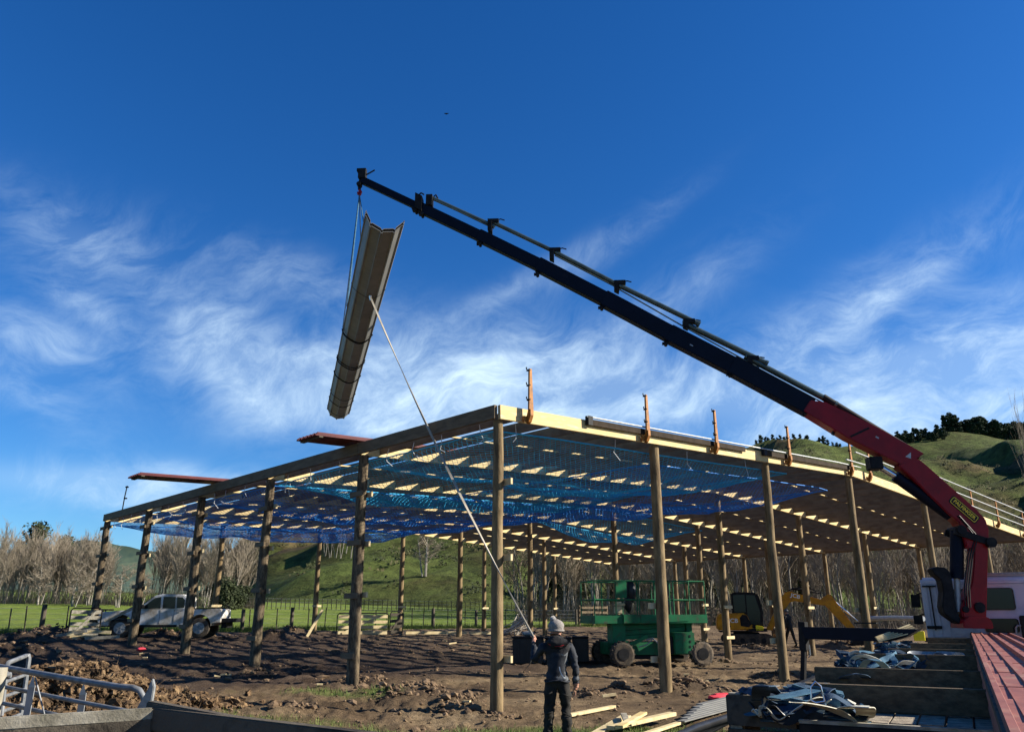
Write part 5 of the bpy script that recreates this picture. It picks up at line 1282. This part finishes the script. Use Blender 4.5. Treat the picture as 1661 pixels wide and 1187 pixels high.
# ---------------------------------------------------------------- green scissor lift
def lift():
    t = frame('scissor_lift', 'green rough terrain scissor lift, lowered, with railed platform and muddy tyres', 'scissor lift', 1046, 1078, math.radians(13))
    G = M['green']
    def bx(nm, c, s, m, par=None, bev=.012):
        mb = MB(); mb.box(c, *s); return mb.build(nm, m, par or t, bevel=bev)
    ch = bx('chassis', (.22,0,.50), (2.9,1.2,.36), G)
    bx('belly_plate', (.12,0,.25), (1.9,1.1,.10), M['black'], ch)
    for x in (-1.05, 1.50):
        mb = MB(); mb.tube([(x,-.85,.36),(x,.85,.36)], .06, 10); mb.build('axle', M['black'], t)
        for s in (-1, 1):
            w = MB(); y = s*.86; w.tube([(x,y-.15,.36),(x,y-.13,.36),(x,y+.13,.36),(x,y+.15,.36)], [.29,.345,.345,.29], 26)
            for k in range(18):
                a = k*2*math.pi/18; w.box((x+.352*math.cos(a), y, .36+.352*math.sin(a)), .05, .26, .035, (Vector((math.cos(a),0,math.sin(a))), Vector((0,1,0)), Vector((-math.sin(a),0,math.cos(a)))))
            o = w.build('wheel', mat('muddy_tyre', (.20,.15,.10), (.05,.045,.04), 6, .95, bump=.6) if (x > 0 and s < 0) else M['rubber'], t)
            k = MB(); k.tube([(x,y+s*.155,.36),(x,y+s*.165,.36)], .17, 16); k.build('rim', M['black'], o, smooth=True)
    # end columns and side boxes
    bx('end_column', (-1.02,-.35,.82), (.42,.5,.95), G); bx('end_column', (1.32,-.2,.95), (.20,.6,.62), G)
    b = bx('engine_box', (.93,-.78,.66), (.66,.40,.62), G, None, .02)
    for k in range(4):
        mb = MB(); mb.box((1.10+.01*(k % 2), -.985, .86-.15*k), .05 if k < 3 else .12, .008, .07); mb.build('decal', M['logo'], b)
    mb = MB(); mb.box((1.19,-.985,.40), .06, .008, .09); mb.build('decal', M['logo'], b)
    bx('control_box', (.52,-.74,.60), (.14,.3,.5), M['black'])
    # folded scissor arms
    for s in (-.42, .42):
        for k in range(3):
            z = .80+.14*k
            mb = MB(); mb.bar((-1.0,s,z),(1.2,s,z+.12), .07, .12); mb.build('scissor_arm', G, t)
            mb = MB(); mb.bar((-1.0,s+.08,z+.12),(1.2,s+.08,z), .07, .12); mb.build('scissor_arm', G, t)
    mb = MB(); mb.bar((-.82,-.72,.58),(-.18,-.76,.86), .05, .11); mb.box((-.86,-.72,.58), .12,.08,.30); mb.build('steering_arm', G, t)
    mb = MB(); mb.tube([(-.2,-.7,.75),(.0,-.74,.80),(.15,-.76,.66),(.25,-.76,.55),(.22,-.76,.45)], .025, 8); mb.tube([(-.45,-.7,.55),(-.2,-.74,.62),(0,-.74,.78)], .018, 8); mb.build('hose', M['galv'], t)
    # platform with slide-out deck
    pl = bx('platform', (.45,0,1.36), (2.75,1.55,.26), G)
    ex = bx('slide_out_deck', (-1.15,0,1.34), (1.35,1.45,.24), G)
    mb = MB(); mb.prism([Vector((x,-.785,z)) for x, z in ((-.37,1.235),(1.2,1.30),(1.2,1.34),(.6,1.40),(-.37,1.485))], Vector((0,.01,0))); mb.build('side_plate', G, pl)
    def rails(x0, x1, y0, y1, par, nm='guard_rail'):
        for z in (1.92, 2.48):
            mb = MB(); mb.tube([(x0,y0,z),(x1,y0,z),(x1,y1,z),(x0,y1,z),(x0,y0,z)], .022, 8); mb.build(nm, M['green'], par)
        n = max(2, int((x1-x0)/.62))
        for k in range(n+1):
            for y in (y0, y1):
                mb = MB(); x = x0+(x1-x0)*k/n; mb.tube([(x,y,1.45),(x,y,2.48)], .020, 8); mb.build('rail_post', G, par)
    rails(-1.80,-.42,-.66,.66, ex); rails(-.38,.62,-.72,.72, pl); rails(.75,1.80,-.72,.72, pl)
    bx('control_panel', (-.95,-.68,2.22), (.36,.10,.50), G, ex)
    mb = MB(); mb.blob((-.55,-.5,2.15), .16, .12, .34, 3, .15, 2); mb.blob((-.62,-.45,1.85), .14,.12,.36, 5, .15, 2); o = mb.build('black_bag', M['plastic'], smooth=True); o.matrix_world = t.matrix_world; o.location = t.location; o.rotation_euler = t.rotation_euler
    tag(o, 'glossy black bag hanging on the rail of the green scissor lift', 'bag')
    mb = MB(); mb.box((-.95,-.40,1.62), .22,.2,.22); mb.box((-.90,-.42,1.78), .3,.2,.08); o = mb.build('pale_box', M['block'], bevel=.02); o.location = t.location; o.rotation_euler = t.rotation_euler
    tag(o, 'small pale box standing on the slide-out deck of the scissor lift', 'box')
    t.scale = (1.0, 1.0, 1.0)
lift()
# ---------------------------------------------------------------- black tubs behind the worker
def tub(px, py, w, h, label, seed):
    t = frame('black_crate', label, 'crate', px, py, math.radians(-4)); mb = MB()
    mb.prism([Vector((x,0,z)) for x, z in ((-w/2*.96,.02),(w/2*.96,.02),(w/2,h),(-w/2,h))], Vector((0,.9,0))); mb.build('body', M['plastic'], t, bevel=.03)
    mb = MB(); mb.box((0,0,h+.02), w*1.04, .96, .06); mb.build('lid', M['black'], t, bevel=.02)
    for x in (-.3,.0,.3):
        mb = MB(); mb.box((x*w,-.46,h*.5), .05,.03,h*.86); mb.build('rib', M['plastic'], t)
    return t
tub(857,1076,.92,.74,'black plastic crate left of the worker, pale object on its lid',1); tub(906,1074,.80,.70,'black crate directly behind the worker',2); tub(942,1073,.52,.72,'black crate just right of the worker',3)
t = frame('gas_bottle','pale rounded container lying on the left black crate','container',857,1076,0,None,.80); mb = MB(); mb.blob((0,0,.07),.20,.12,.08,1,.1,2); mb.build('shell', M['galv'], t, smooth=True)
mb = MB(); mb.tube([(.12,0,.1),(.2,0,.12),(.25,0,.08)], .02, 6); mb.build('handle', M['black'], t)
# ---------------------------------------------------------------- yellow mini excavator
def excavator():
    g = GP(1212, 1046); t = thing('mini_excavator', 'yellow mini excavator with its arm bent over, parked behind the right-hand poles', 'excavator', (g.x, g.y, plane_z(g.x, g.y)), math.radians(-12))
    Yl = M['jcb']
    def side(poly, w, nm, m, par=None, y0=0, bev=.02):
        mb = MB(); mb.prism([Vector((x, y0, z)) for x, z in poly], Vector((0, w, 0))); return mb.build(nm, m, par or t, bevel=bev)
    for y in (-.72, .72):
        o = side([(-1.05,.08),(1.05,.08),(1.22,.22),(1.22,.40),(1.05,.54),(-1.05,.54),(-1.22,.40),(-1.22,.22)], .36, 'track', M['rubber'], None, y, .03)
        for k in range(4): mb = MB(); x = -.75+.5*k; mb.tube([(x,y-.19,.24),(x,y+.19,.24)], .12, 12); mb.build('roller', M['black'], o, smooth=True)
    side([(-.6,.35),(.6,.35),(.6,.62),(-.6,.62)], 1.1, 'undercarriage', M['black'])
    side([(1.30,.10),(1.36,.10),(1.42,.50),(1.34,.50)], 1.8, 'dozer_blade', Yl)
    h = side([(-1.35,.68),(.05,.68),(.10,.80),(.95,.80),(.95,.68),(1.0,.66),(-1.3,.62)], 1.7, 'deck_frame', M['black'])
    b = side([(-1.42,.72),(-1.42,1.15),(-1.36,1.44),(-1.15,1.52),(-.10,1.52),(.12,1.42),(.30,1.0),(.30,.72)], 1.7, 'engine_cover', Yl, None, 0, .06)
    side([(-.16,1.46),(.04,1.40),(.24,1.0),(.10,.86),(-.28,.92),(-.30,1.3)], .012, 'grille_panel', M['black'], b, -.856, 0)
    side([(.42,.70),(.42,.96),(.80,.90),(.80,.70)], .5, 'step_box', M['hivis'], b, -.6)
    # cab
    c = side([(-.62,1.50),(-.62,2.44),(-.50,2.52),(.52,2.50),(.66,2.36),(.82,1.55),(.78,.82),(-.10,.82),(-.10,1.50)], .98, 'cab', M['black'], None, -.30, .03)
    for poly in ([(-.54,1.56),(-.54,2.38),(.02,2.40),(.02,1.56)], [(.08,1.0),(.08,2.38),(.50,2.36),(.70,1.55),(.66,1.0)]): side(poly, .014, 'cab_window', M['glass'], c, -.80, 0)
    mb = MB(); mb.prism([(.845,-.70,1.5),(.845,.10,1.5),(.70,.10,2.33),(.70,-.70,2.33)], Vector((.012,0,.002))); mb.build('windscreen', M['glass'], c)
    # boom in profile
    bm = side([(.95,.72),(1.12,1.05),(1.85,2.30),(2.05,2.52),(2.28,2.58),(2.42,2.50),(3.85,2.12),(3.95,1.98),(3.80,1.88),(2.45,2.10),(2.20,2.02),(1.38,.95),(1.25,.70)], .26, 'boom', Yl, None, 0, .02)
    dp = side([(3.70,2.20),(4.05,2.42),(4.20,2.38),(4.34,2.12),(5.25,.62),(5.10,.52),(4.95,.60),(3.92,1.82),(3.78,1.95)], .22, 'dipper', Yl, None, 0, .02)
    for a, q, r1, nm in (((1.15,0,.80),(1.75,0,1.75),.07,'boom_ram'), ((2.35,0,2.70),(3.75,0,2.45),.055,'dipper_ram'), ((4.38,0,2.02),(5.30,0,1.15),.05,'bucket_ram')):
        mb = MB(); a = Vector(a); q = Vector(q); mb.tube([a, a.lerp(q,.6)], r1, 10); mb.tube([a.lerp(q,.6), q], r1*.55, 10); mb.build(nm, M['black'] if nm != 'bucket_ram' else M['steel'], t, smooth=True)
    side([(5.05,.62),(5.30,.66),(5.52,.35),(5.42,.05),(5.10,.0),(4.85,.12),(4.95,.35)], .55, 'bucket', M['black'])
    mb = MB(); mb.tube([(2.2,-.15,2.62),(2.9,-.15,2.78),(3.6,-.15,2.55),(3.9,-.15,2.45)], .03, 6); mb.build('hose', M['hose'], t)
    X = Vector((1,0,0)); 
    text('JCB', Vector((-.62,-.862,1.16)), X, UPZ, .27, M['logow'], b, .48)
    d = Vector((1.40,0,-.37)).normalized(); text('JCB', Vector((2.50,-.135,2.33)), d, d.cross(Vector((0,1,0)))*-1 if d.cross(Vector((0,1,0))).z < 0 else d.cross(Vector((0,1,0))), .25, M['logow'], bm, .46)
    mb = MB(); mb.box((-.80,-.862,.90), .10,.006,.06); mb.build('decal', M['logo'], b)
    t.scale = (.92, .92, .92)
excavator()
# ---------------------------------------------------------------- fences and yards
def fence(name, pts, hts, wires, label, thick=.05, m='greywood', wr=.006, group=None, seed=1):
    r = random.Random(seed); t = thing(name, label, 'fence', tuple(pts[0]), 0, group); O = Vector(pts[0])
    for p, (h, w) in zip(pts, hts):
        mb = MB(); a = Vector(p)-O-Vector((0,0,.2)); b = Vector(p)-O+Vector((r.gauss(0,.04)*(w < .05), r.gauss(0,.03), h))
        if w > .05: mb.tube([a, b], [w, w*.9], 9)
        else: mb.bar(a, b, w*1.6, w, Vector((0,1,0)))
        mb.build('post' if w > .05 else 'batten', M[m], t)
    for z in wires:
        mb = MB(); L = []
        for k in range(len(pts)-1):
            L.append(Vector(pts[k])-O+UPZ*z); L.append((Vector(pts[k])+Vector(pts[k+1]))/2-O+UPZ*(z-.01))
        L.append(Vector(pts[-1])-O+UPZ*z); mb.tube(L, wr, 3, cap=False); mb.build('wire', M['galv'], t)
    return t
def fl(px):   # fence line three and a half metres behind the back wall
    d = ray(px, 1020); n = LD; q = (P3(5*BAY+3.4, 0)-Vector((0,0,0))); q.z = 0; dd = Vector((d.x, d.y, 0)); tt = q.dot(n)/dd.dot(n); p = dd*tt; p.z = plane_z(p.x, p.y)+.03; return p
L1 = [-70,-45,-18,14,40,67,107]; fence('wire_fence', [fl(x) for x in L1], [(1.1,.03),(1.0,.03),(1.1,.03),(1.0,.03),(1.1,.03),(1.15,.11),(1.1,.03)], [.15,.35,.55,.78,1.0], 'post and wire fence along the green paddock at the far left', m='darkwood', seed=2)
L2 = [392,404,448,472,499,526,565,609,628]; fence('wire_fence', [fl(x) for x in L2], [(1.0,.10),(1.0,.03),(1.05,.03),(1.1,.10),(1.05,.03),(1.1,.03),(1.0,.03),(1.0,.03),(1.1,.03)], [.15,.35,.55,.78,1.0], 'post and wire fence between the pickup and the slatted hurdle', m='darkwood', seed=3)
L3 = [654,668,686,702,726,733,754,772,787,820,845,875,905,935]; fence('wire_fence', [fl(x) for x in L3], [(1.1,.03),(1.1,.03),(1.1,.03),(1.1,.11),(1.1,.03),(.8,.02),(1.0,.03),(1.0,.09),(1.1,.03),(1.1,.03),(1.15,.10),(1.0,.03),(1.0,.03),(1.1,.09)], [.15,.35,.55,.78,1.0], 'post and wire fence behind the worker from the hurdle to the yards', m='darkwood', seed=4)
fp = [];
for k in range(70):
    px = 395+7.5*k; d = ray(px, 990); y = 88+.1*(px-395)*.3; p = Vector((d.x/d.y*y, y, 0)); p.z = plane_z(p.x, p.y); fp.append(p)
fence('far_fence', fp, [(1.1,.045)]*70, [.3,.7,1.05], 'thin far fence of close battens along the foot of the hill', m='darkwood', wr=.012, seed=5)
def yard(px0, px1, label, n=5, rails=4, m='greywood', dy=0., y_extra=0.):
    a, b = fl(px0), fl(px1)
    if y_extra: a += LD*y_extra; b += LD*y_extra; a.z = plane_z(a.x,a.y); b.z = plane_z(b.x,b.y)
    t = thing('yard_rails', label, 'rail fence', tuple(a)); d = b-a
    for k in range(n+1):
        mb = MB(); q = d*k/n; mb.tube([q-UPZ*.2, q+UPZ*1.35], .09, 8); mb.build('post', M[m], t)
    for z in range(rails):
        for k in range(n):
            mb = MB(); r = random.Random(z*9+k); q0 = d*k/n+UPZ*(.25+.32*z+r.gauss(0,.012)); q1 = d*(k+1)/n+UPZ*(.25+.32*z+r.gauss(0,.012)); s = -LD*.10
            mb.bar(q0+s, q1+s, .04, .15); mb.build('rail', M[m], t)
    return t
yard(940, 985, 'grey timber yard rails left of the scissor lift', 2, 4, 'pole_dark')
yard(1145, 1215, 'grey timber yard rails between the scissor lift and the yellow digger', 3, 4, 'pole_dark')
yard(1330, 1395, 'timber yard rails behind the arm of the yellow digger', 3, 3, 'pole_dark')
yard(1400, 1500, 'dark timber yard rails left of the truck cab', 4, 4, 'darkwood')
# pale log rail in front of the yards by the cab
a, b = W(1402, 1003, 36), W(1498, 1003, 33); mb = MB(); mb.tube([(0,0,0), (b-a)*.5+Vector((0,0,.03)), b-a], .10, 8); o = mb.build('log_rail', M['rail']); o.location = a; tag(o, 'long pale log rail above the dark yards beside the cab', 'log')
# slatted timber hurdle
def hurdle(px, py, w, h, label, rails=4, rot=0., m='block', metal=True):
    t = frame('hurdle', label, 'hurdle', px, py, YAW*.6+rot); r = random.Random(int(px))
    for k in range(rails):
        mb = MB(); z = .14+(h-.25)*k/(rails-1); mb.bar((-w/2*.95,0,z+r.gauss(0,.015)), (w/2*.95,0,z+r.gauss(0,.015)), .03, .14); mb.build('slat', M[m], t)
    mb = MB(); mb.bar((-w/2*.8,-.03,.1),(w/2*.6,-.03,h-.1), .03,.09); mb.build('brace', M[m], t)
    if metal:
        mb = MB(); mb.tube([(-w/2,0,0),(-w/2,0,h-.05),(-w/2+.08,0,h+.05),(w/2-.08,0,h+.05),(w/2,0,h-.05),(w/2,0,0)], .025, 8); mb.build('frame', M['black'], t)
    return t
hurdle(588, 1030, 2.5, .95, 'pale slatted hurdle with dark tube frame standing behind the second left pole')
hurdle(642, 1030, .62, 1.05, 'narrow dark slatted gate just left of the tall middle pole', 4, 0, 'darkwood')
hurdle(134, 1036, 1.1, 1.1, 'slatted hurdle leaning at the left corner pole in front of the pickup', 5, .2, 'greywood')
t = frame('timber_stack', 'loose pale planks and boards heaped in front of the pickup', 'timber', 148, 1040, .3); r = random.Random(8)
for k in range(7):
    mb = MB(); a = Vector((r.uniform(-1.2,-.2), r.uniform(-.3,.3), .06+.05*k)); mb.bar(a, a+Vector((r.uniform(.8,1.4), r.gauss(0,.3), r.uniform(-.05,.2))), .03,.11); mb.build('board', M['greywood'] if k % 2 else M['block'], t)
mb = MB(); mb.bar((.3,.4,.7),(1.5,.5,1.35), .03,.12); mb.build('board', M['greywood'], t)
# line of pale planks on the ground by the fence
for k, (x0, x1) in enumerate([(657,680),(684,712),(712,735),(735,756),(762,782),(782,800)]):
    a, b = GP(x0, 1030), GP(x1, 1030); mb = MB(); mb.bar((0,0,0), (b-a), .22, .13); o = mb.build('plank', M['block']); o.location = a+UPZ*.12; tag(o, 'pale plank lying on the mud edge in the row below the wire fence', 'plank', 'pale planks along the back edge of the yard')
# heap of sticks
t = frame('stick_pile', 'fanned heap of grey sticks and split rails behind the near corner pole', 'stick pile', 832, 1030, .2); r = random.Random(4)
for k in range(34):
    mb = MB(); a = Vector((r.uniform(-.9,.3), r.uniform(-.3,.3), r.uniform(.0,.25))); b = Vector((r.uniform(.2,1.0), r.uniform(-.3,.3), r.uniform(.35,1.05))); mb.tube([a, b], r.uniform(.02,.04), 5); mb.build('stick', M['stick'], t)
# prop leaning at a far pole
a = GP(498, 1032); mb = MB(); mb.bar((0,0,0),(.55,.3,1.15), .04,.12); o = mb.build('leaning_board', M['block']); o.location = a; tag(o, 'pale board leaning against the back pole left of the hurdle', 'board')
# ---------------------------------------------------------------- foreground gates and rails at lower left
def gate_near():
    P = lambda x, y, d: W(x, y, d)
    o = P(0, 1080, 5.4); t = thing('metal_gate', 'galvanised tube gate leaning across the lower left corner', 'gate', tuple(o)); O = Vector(o)
    def ln(pts, r, nm='rail', flat=False):
        mb = MB(); mb.tube([P(*p)-O for p in pts], r, 10); mb.build(nm, M['tube'], t, smooth=True)
    ln([(-70,1066,5.9),(0,1081,5.45),(110,1100,5.1),(190,1113,4.9),(215,1115,4.86),(226,1119,4.85),(233,1130,4.85),(235,1150,4.85),(234,1165,4.85)], .0175, 'frame')
    ln([(-70,1098,5.9),(0,1112,5.45),(125,1137,5.1),(235,1158,4.85)], .012)
    ln([(-70,1128,5.9),(0,1139,5.45),(125,1166,5.1),(235,1187,4.85)], .012)
    ln([(-70,1155,5.9),(0,1166,5.45),(125,1196,5.1)], .015)
    for x0, y0, x1, y1 in ((55,1094,42,1165),(137,1106,128,1172)):
        mb = MB(); a, b = P(x0, y0, 5.22)-O, P(x1, y1, 5.25)-O; d = (b-a).normalized(); mb.bar(a+d*.06, b, .006, .040, Vector((0,-1,0)).cross(d)); mb.add([a+Vector((-.020,-.004,-.07)), a+Vector((.020,-.004,-.07)), a+Vector((0,-.004,0))], [(0,1,2)]); mb.build('upright', M['rail'], t)
    ln([(57,1098,5.2),(72,1158,5.2)], .005, 'brace_rod')
gate_near()
def gate_far():
    P = lambda x, y, d: W(x, y, d); O = Vector(P(10, 1080, 6.0)); t = thing('metal_gate', 'smaller galvanised gate end behind the leaning gate at the left edge', 'gate', tuple(O))
    def ln(pts, r, nm='rail'):
        mb = MB(); mb.tube([P(*p)-O for p in pts], r, 8); mb.build(nm, M['tube'], t, smooth=True)
    ln([(2,1160,6),(11,1080,6),(14,1074,6.02),(42,1063,6.5),(46,1062,6.52),(47,1068,6.52),(34,1162,6.52)], .016, 'frame')
    for dy in (20, 44, 68, 84): ln([(9-dy*.10,1086+dy,6),(44-dy*.13,1074+dy,6.5)], .012)
    ln([(0,1095,5.9),(16,1093,6.0),(15,1098,6.0)], .016, 'latch')
gate_far()
mb = MB(); O = W(-3, 1082, 5.3); mb.tube([(0,0,0),(.0,0,-1.5)], .055, 10); o = mb.build('gate_post', M['greywood'], smooth=True); o.location = O; tag(o, 'short weathered post at the left edge carrying the gates', 'post')
def nrail(name, p, q, w, h, m, label, cat='rail'):
    a, b = W(*p), W(*q); mb = MB(); mb.bar(Vector((0,0,0)), b-a, w, h); o = mb.build(name, M[m], bevel=.006); o.location = a; tag(o, label, cat); return o
nrail('timber_rail', (-60,1177,3.9), (248,1157,4.15), .045, .055, 'greywood', 'mossy grey top rail across the lower left corner, lit by the sun')
nrail('timber_rail', (-60,1215,3.9), (246,1186,4.15), .045, .13, 'darkwood', 'dark rail below the mossy grey rail at the lower left')
nrail('timber_rail', (240,1163,4.2), (700,1222,3.3), .06, .10, 'darkwood', 'dark curved timber rail sloping to the bottom edge left of the middle')
nrail('timber_rail', (236,1190,4.22), (700,1290,3.35), .05, .30, 'darkwood', 'dark board beneath the sloping timber rail at the bottom left')
mb = MB(); mb.prism([(-.05,0,0),(.03,0,0),(.035,0,.12),(.02,0,.16),(-.0,0,.10)], Vector((0,.03,0))); o = mb.build('chain_hook', M['galv'], bevel=.004); o.location = W(236, 1152, 4.6); tag(o, 'pale galvanised hinge strap at the right end of the leaning gate', 'hinge')
# ---------------------------------------------------------------- loose materials on the ground
def clods():
    r = random.Random(9); mb = MB(); V, F = ICO[1]
    def lump(x, y, s, seed, sub=1):
        z = ground_z(x, y); mb.blob((x, y, z+s*.22), s*r.uniform(.7,1.3), s*r.uniform(.7,1.3), s*.62, seed, .38, sub)
    for (cx, cy, rr_, h) in MOUNDS:
        for k in range(int(70*min(1.6, rr_*1.3))):
            a = r.random()*6.28; d = abs(r.gauss(0, rr_*.62)); lump(cx+math.cos(a)*d, cy+math.sin(a)*d, abs(r.gauss(0,.035))+.016, k)
    for k in range(5200):
        d = 8+44*r.random()**1.2; a = r.uniform(-.78,.66); x, y = math.sin(a)*d, math.cos(a)*d
        if dirt_mask(x, y) < .8: continue
        lw = lawn_mask(x, y) if d < 27 else 0
        if lw > .4 or noise.noise((x*.3, y*.3, 6)) < r.uniform(-.35,.15): continue
        lump(x, y, abs(r.gauss(0,.02))+.010+d*.0004, k)
    tag(mb.build('soil_clods', M['clod'], smooth=False), 'broken clods of dark soil scattered over the yard', 'soil clods', kind='stuff')
clods()
def rubble():
    r = random.Random(12); mb = MB(); c = GP(120, 1150)
    for k in range(2300):
        x = r.gauss(c.x, 1.0); y = r.gauss(c.y, .8); hz = .75*math.exp(-((x-c.x)/1.5)**2-((y-c.y)/1.1)**2)+.05*noise.noise((x*3,y*3,1))
        z = ground_z(x, y)+max(0, hz)*r.random()**.4; s = abs(r.gauss(0,.045))+.02
        mb.blob((x,y,z), s*r.uniform(.6,1.4), s*r.uniform(.6,1.4), s*.8, k, .55, 2)
        for q in range(3):
            a = Vector((x+r.gauss(0,s),y+r.gauss(0,s),z+s*.5)); d = Vector((r.gauss(0,.08),r.gauss(0,.08),r.gauss(.03,.05))); w = Vector((.006,.003,0)); mb.add([a-w, a+w, a+d], [(0,1,2)])
    tag(mb.build('rubble_heap', M['rubble']), 'heap of brown root clods and rubble behind the metal gate', 'rubble', kind='stuff')
    g = GP(100, 1160)
rubble()
def grass():
    r = random.Random(13); mb = MB(); n = 0
    while n < 42000:
        x, y = r.uniform(-9.5, 6.5), r.uniform(10.5, 18); n += 1
        if lawn_mask(x, y) < r.random()*.9+.15: continue
        z = ground_z(x, y); h = r.uniform(.03,.10)*(1+.8*(noise.noise((x*2,y*2,3)) > .2)); a = r.random()*6.28; w = Vector((math.cos(a), math.sin(a), 0))*.006; t = Vector((r.gauss(0,.4), r.gauss(0,.4), 1))*h
        mb.add([Vector((x,y,z))-w, Vector((x,y,z))+w, Vector((x,y,z))+t*.6+w*.5, Vector((x,y,z))+t], [(0,1,2),(0,2,3)])
    for k in range(9000):   # rank grass along the fence
        px = r.uniform(-60, 1000); p = fl(px); x, y = p.x+r.gauss(0,.5)-LD.x*.6*0, p.y+r.gauss(0,.5); z = ground_z(x, y); h = r.uniform(.08,.30); w = Vector((.012,0,0)); t = Vector((r.gauss(0,.3), r.gauss(0,.3), 1))*h; q = Vector((x,y,z))
        mb.add([q-w, q+w, q+t], [(0,1,2)])
    tag(mb.build('grass_tufts', M['grassb']), 'short tufted grass at the front of the yard and along the fence', 'grass', kind='stuff')
grass()
scr = [(120,1043,.16),(228,1066,.10),(352,1098,.14),(362,1099,.12),(370,1099,.12),(518,1121,.12),(667,1116,.10),(757,1147,.14),(734,1045,.35),(755,1046,.30),(722,1043,.14),(1115,1121,.12),(235,1070,.12),(988,1130,.3),(1147,1113,.08)]
for k, (x, y, s) in enumerate(scr):
    g = GP(x, y); r = random.Random(k); mb = MB(); mb.box((0,0,0), s, .06, .03 if s < .2 else .05); o = mb.build('timber_offcut', M['block']); o.location = (g.x, g.y, ground_z(g.x, g.y)+.06); o.rotation_euler = (0, r.uniform(-.2,.2), r.uniform(-.6,.6)); tag(o, 'small pale timber offcut lying on the mud', 'offcut', 'pale timber offcuts dropped on the mud')
g = GP(228, 1057); t = thing('red_bucket', 'small crushed red container on the mud below the left poles', 'container', (g.x, g.y, ground_z(g.x, g.y)+.1)); mb = MB(); mb.blob((0,0,.0), .16,.10,.06, 4, .3, 2); mb.build('shell', M['pink'], t, smooth=True); mb = MB(); mb.tube([(-.1,0,.03),(-.03,0,.12),(.07,0,.03)], .008, 6); mb.build('handle', M['black'], t)
def plank(x0, y0, x1, y1, w, h, m, label, cat='plank', zo=.05, grp=None):
    a, b = GP(x0, y0), GP(x1, y1); a.z = ground_z(a.x, a.y)+zo; b.z = ground_z(b.x, b.y)+zo; mb = MB(); mb.bar((0,0,0), b-a, w, h); o = mb.build('plank', M[m], bevel=.004); o.location = a; tag(o, label, cat, grp); return o
plank(922,1162,996,1150,.10,.05,'block','long pale plank lying on the grass just right of the worker')
plank(960,1196,1016,1168,.18,.04,'block','pale board at the bottom edge, leftmost of the offcut heap','plank',.10)
plank(990,1190,1092,1168,.14,.06,'block','longest pale beam of the offcut heap at the bottom edge','plank',.14)
plank(1005,1196,1045,1176,.12,.04,'pine','short yellow board crossing the offcut heap at the bottom edge','plank',.2)
plank(1040,1200,1110,1172,.10,.04,'block','pale board right of the offcut heap, beside the dark pipes','plank',.08)
plank(1012,1172,1020,1190,.10,.03,'greywood','small grey board standing askew in the offcut heap','plank',.16)
def sheets_near():
    a = GP(1150, 1160); t = thing('steel_sheet_pack', 'low pack of long grey steel lengths on the ground left of the truck tail', 'steel lengths', (a.x, a.y, ground_z(a.x, a.y)+.04)); O = Vector(t.location)
    for k in range(7):
        p, q = GP(1105+5*k, 1176-4*k), GP(1225+6*k, 1140-4*k); p.z = q.z = O.z+.03+.012*k; mb = MB(); mb.bar(p-O, q-O, .13, .02); mb.build('length', M['greysheet'], t)
sheets_near()
for k in range(5):
    a = WZ(1085+14*k, 1200-3*k, .42-.02*k); b = WZ(1212+8*k, 1157-2*k, .40-.02*k); mb = MB(); mb.tube([(0,0,0), (b-a)*.3+UPZ*.03, (b-a)*.7+UPZ*.03, b-a], .045, 14); o = mb.build('dark_pipe', M['plastic'], smooth=True); o.location = a; tag(o, 'glossy black pipe in the bundle beside the truck tail', 'pipe', 'black pipes beside the truck tail')
for k, (x, y) in enumerate(((1167,1134),(1183,1137),(1174,1131))):
    g = GP(x, y); mb = MB(); mb.blob((0,0,.06), .22,.10,.05, k, .3, 2); o = mb.build('red_wrap', M['pink'], smooth=True); o.location = (g.x, g.y, ground_z(g.x, g.y)+.03); tag(o, ('bright red wrap lying left of the truck tail, nearest piece','bright red wrap touching the truck corner','smallest red wrap behind the other two beside the truck tail')[k], 'wrap')
# bird
p = W(724, 185, 120); mb = MB(); mb.add([(-.5,0,.12),(-.15,.1,0),(0,.15,-.02),(.15,.1,0),(.5,0,.12),(0,-.25,0)], [(0,1,5),(1,2,3),(1,3,5),(3,4,5)]); mb.blob((0,0,0), .07,.28,.07, 1, .05, 1); o = mb.build('bird', M['black']); o.location = p; tag(o, 'tiny dark bird high in the blue sky', 'bird')
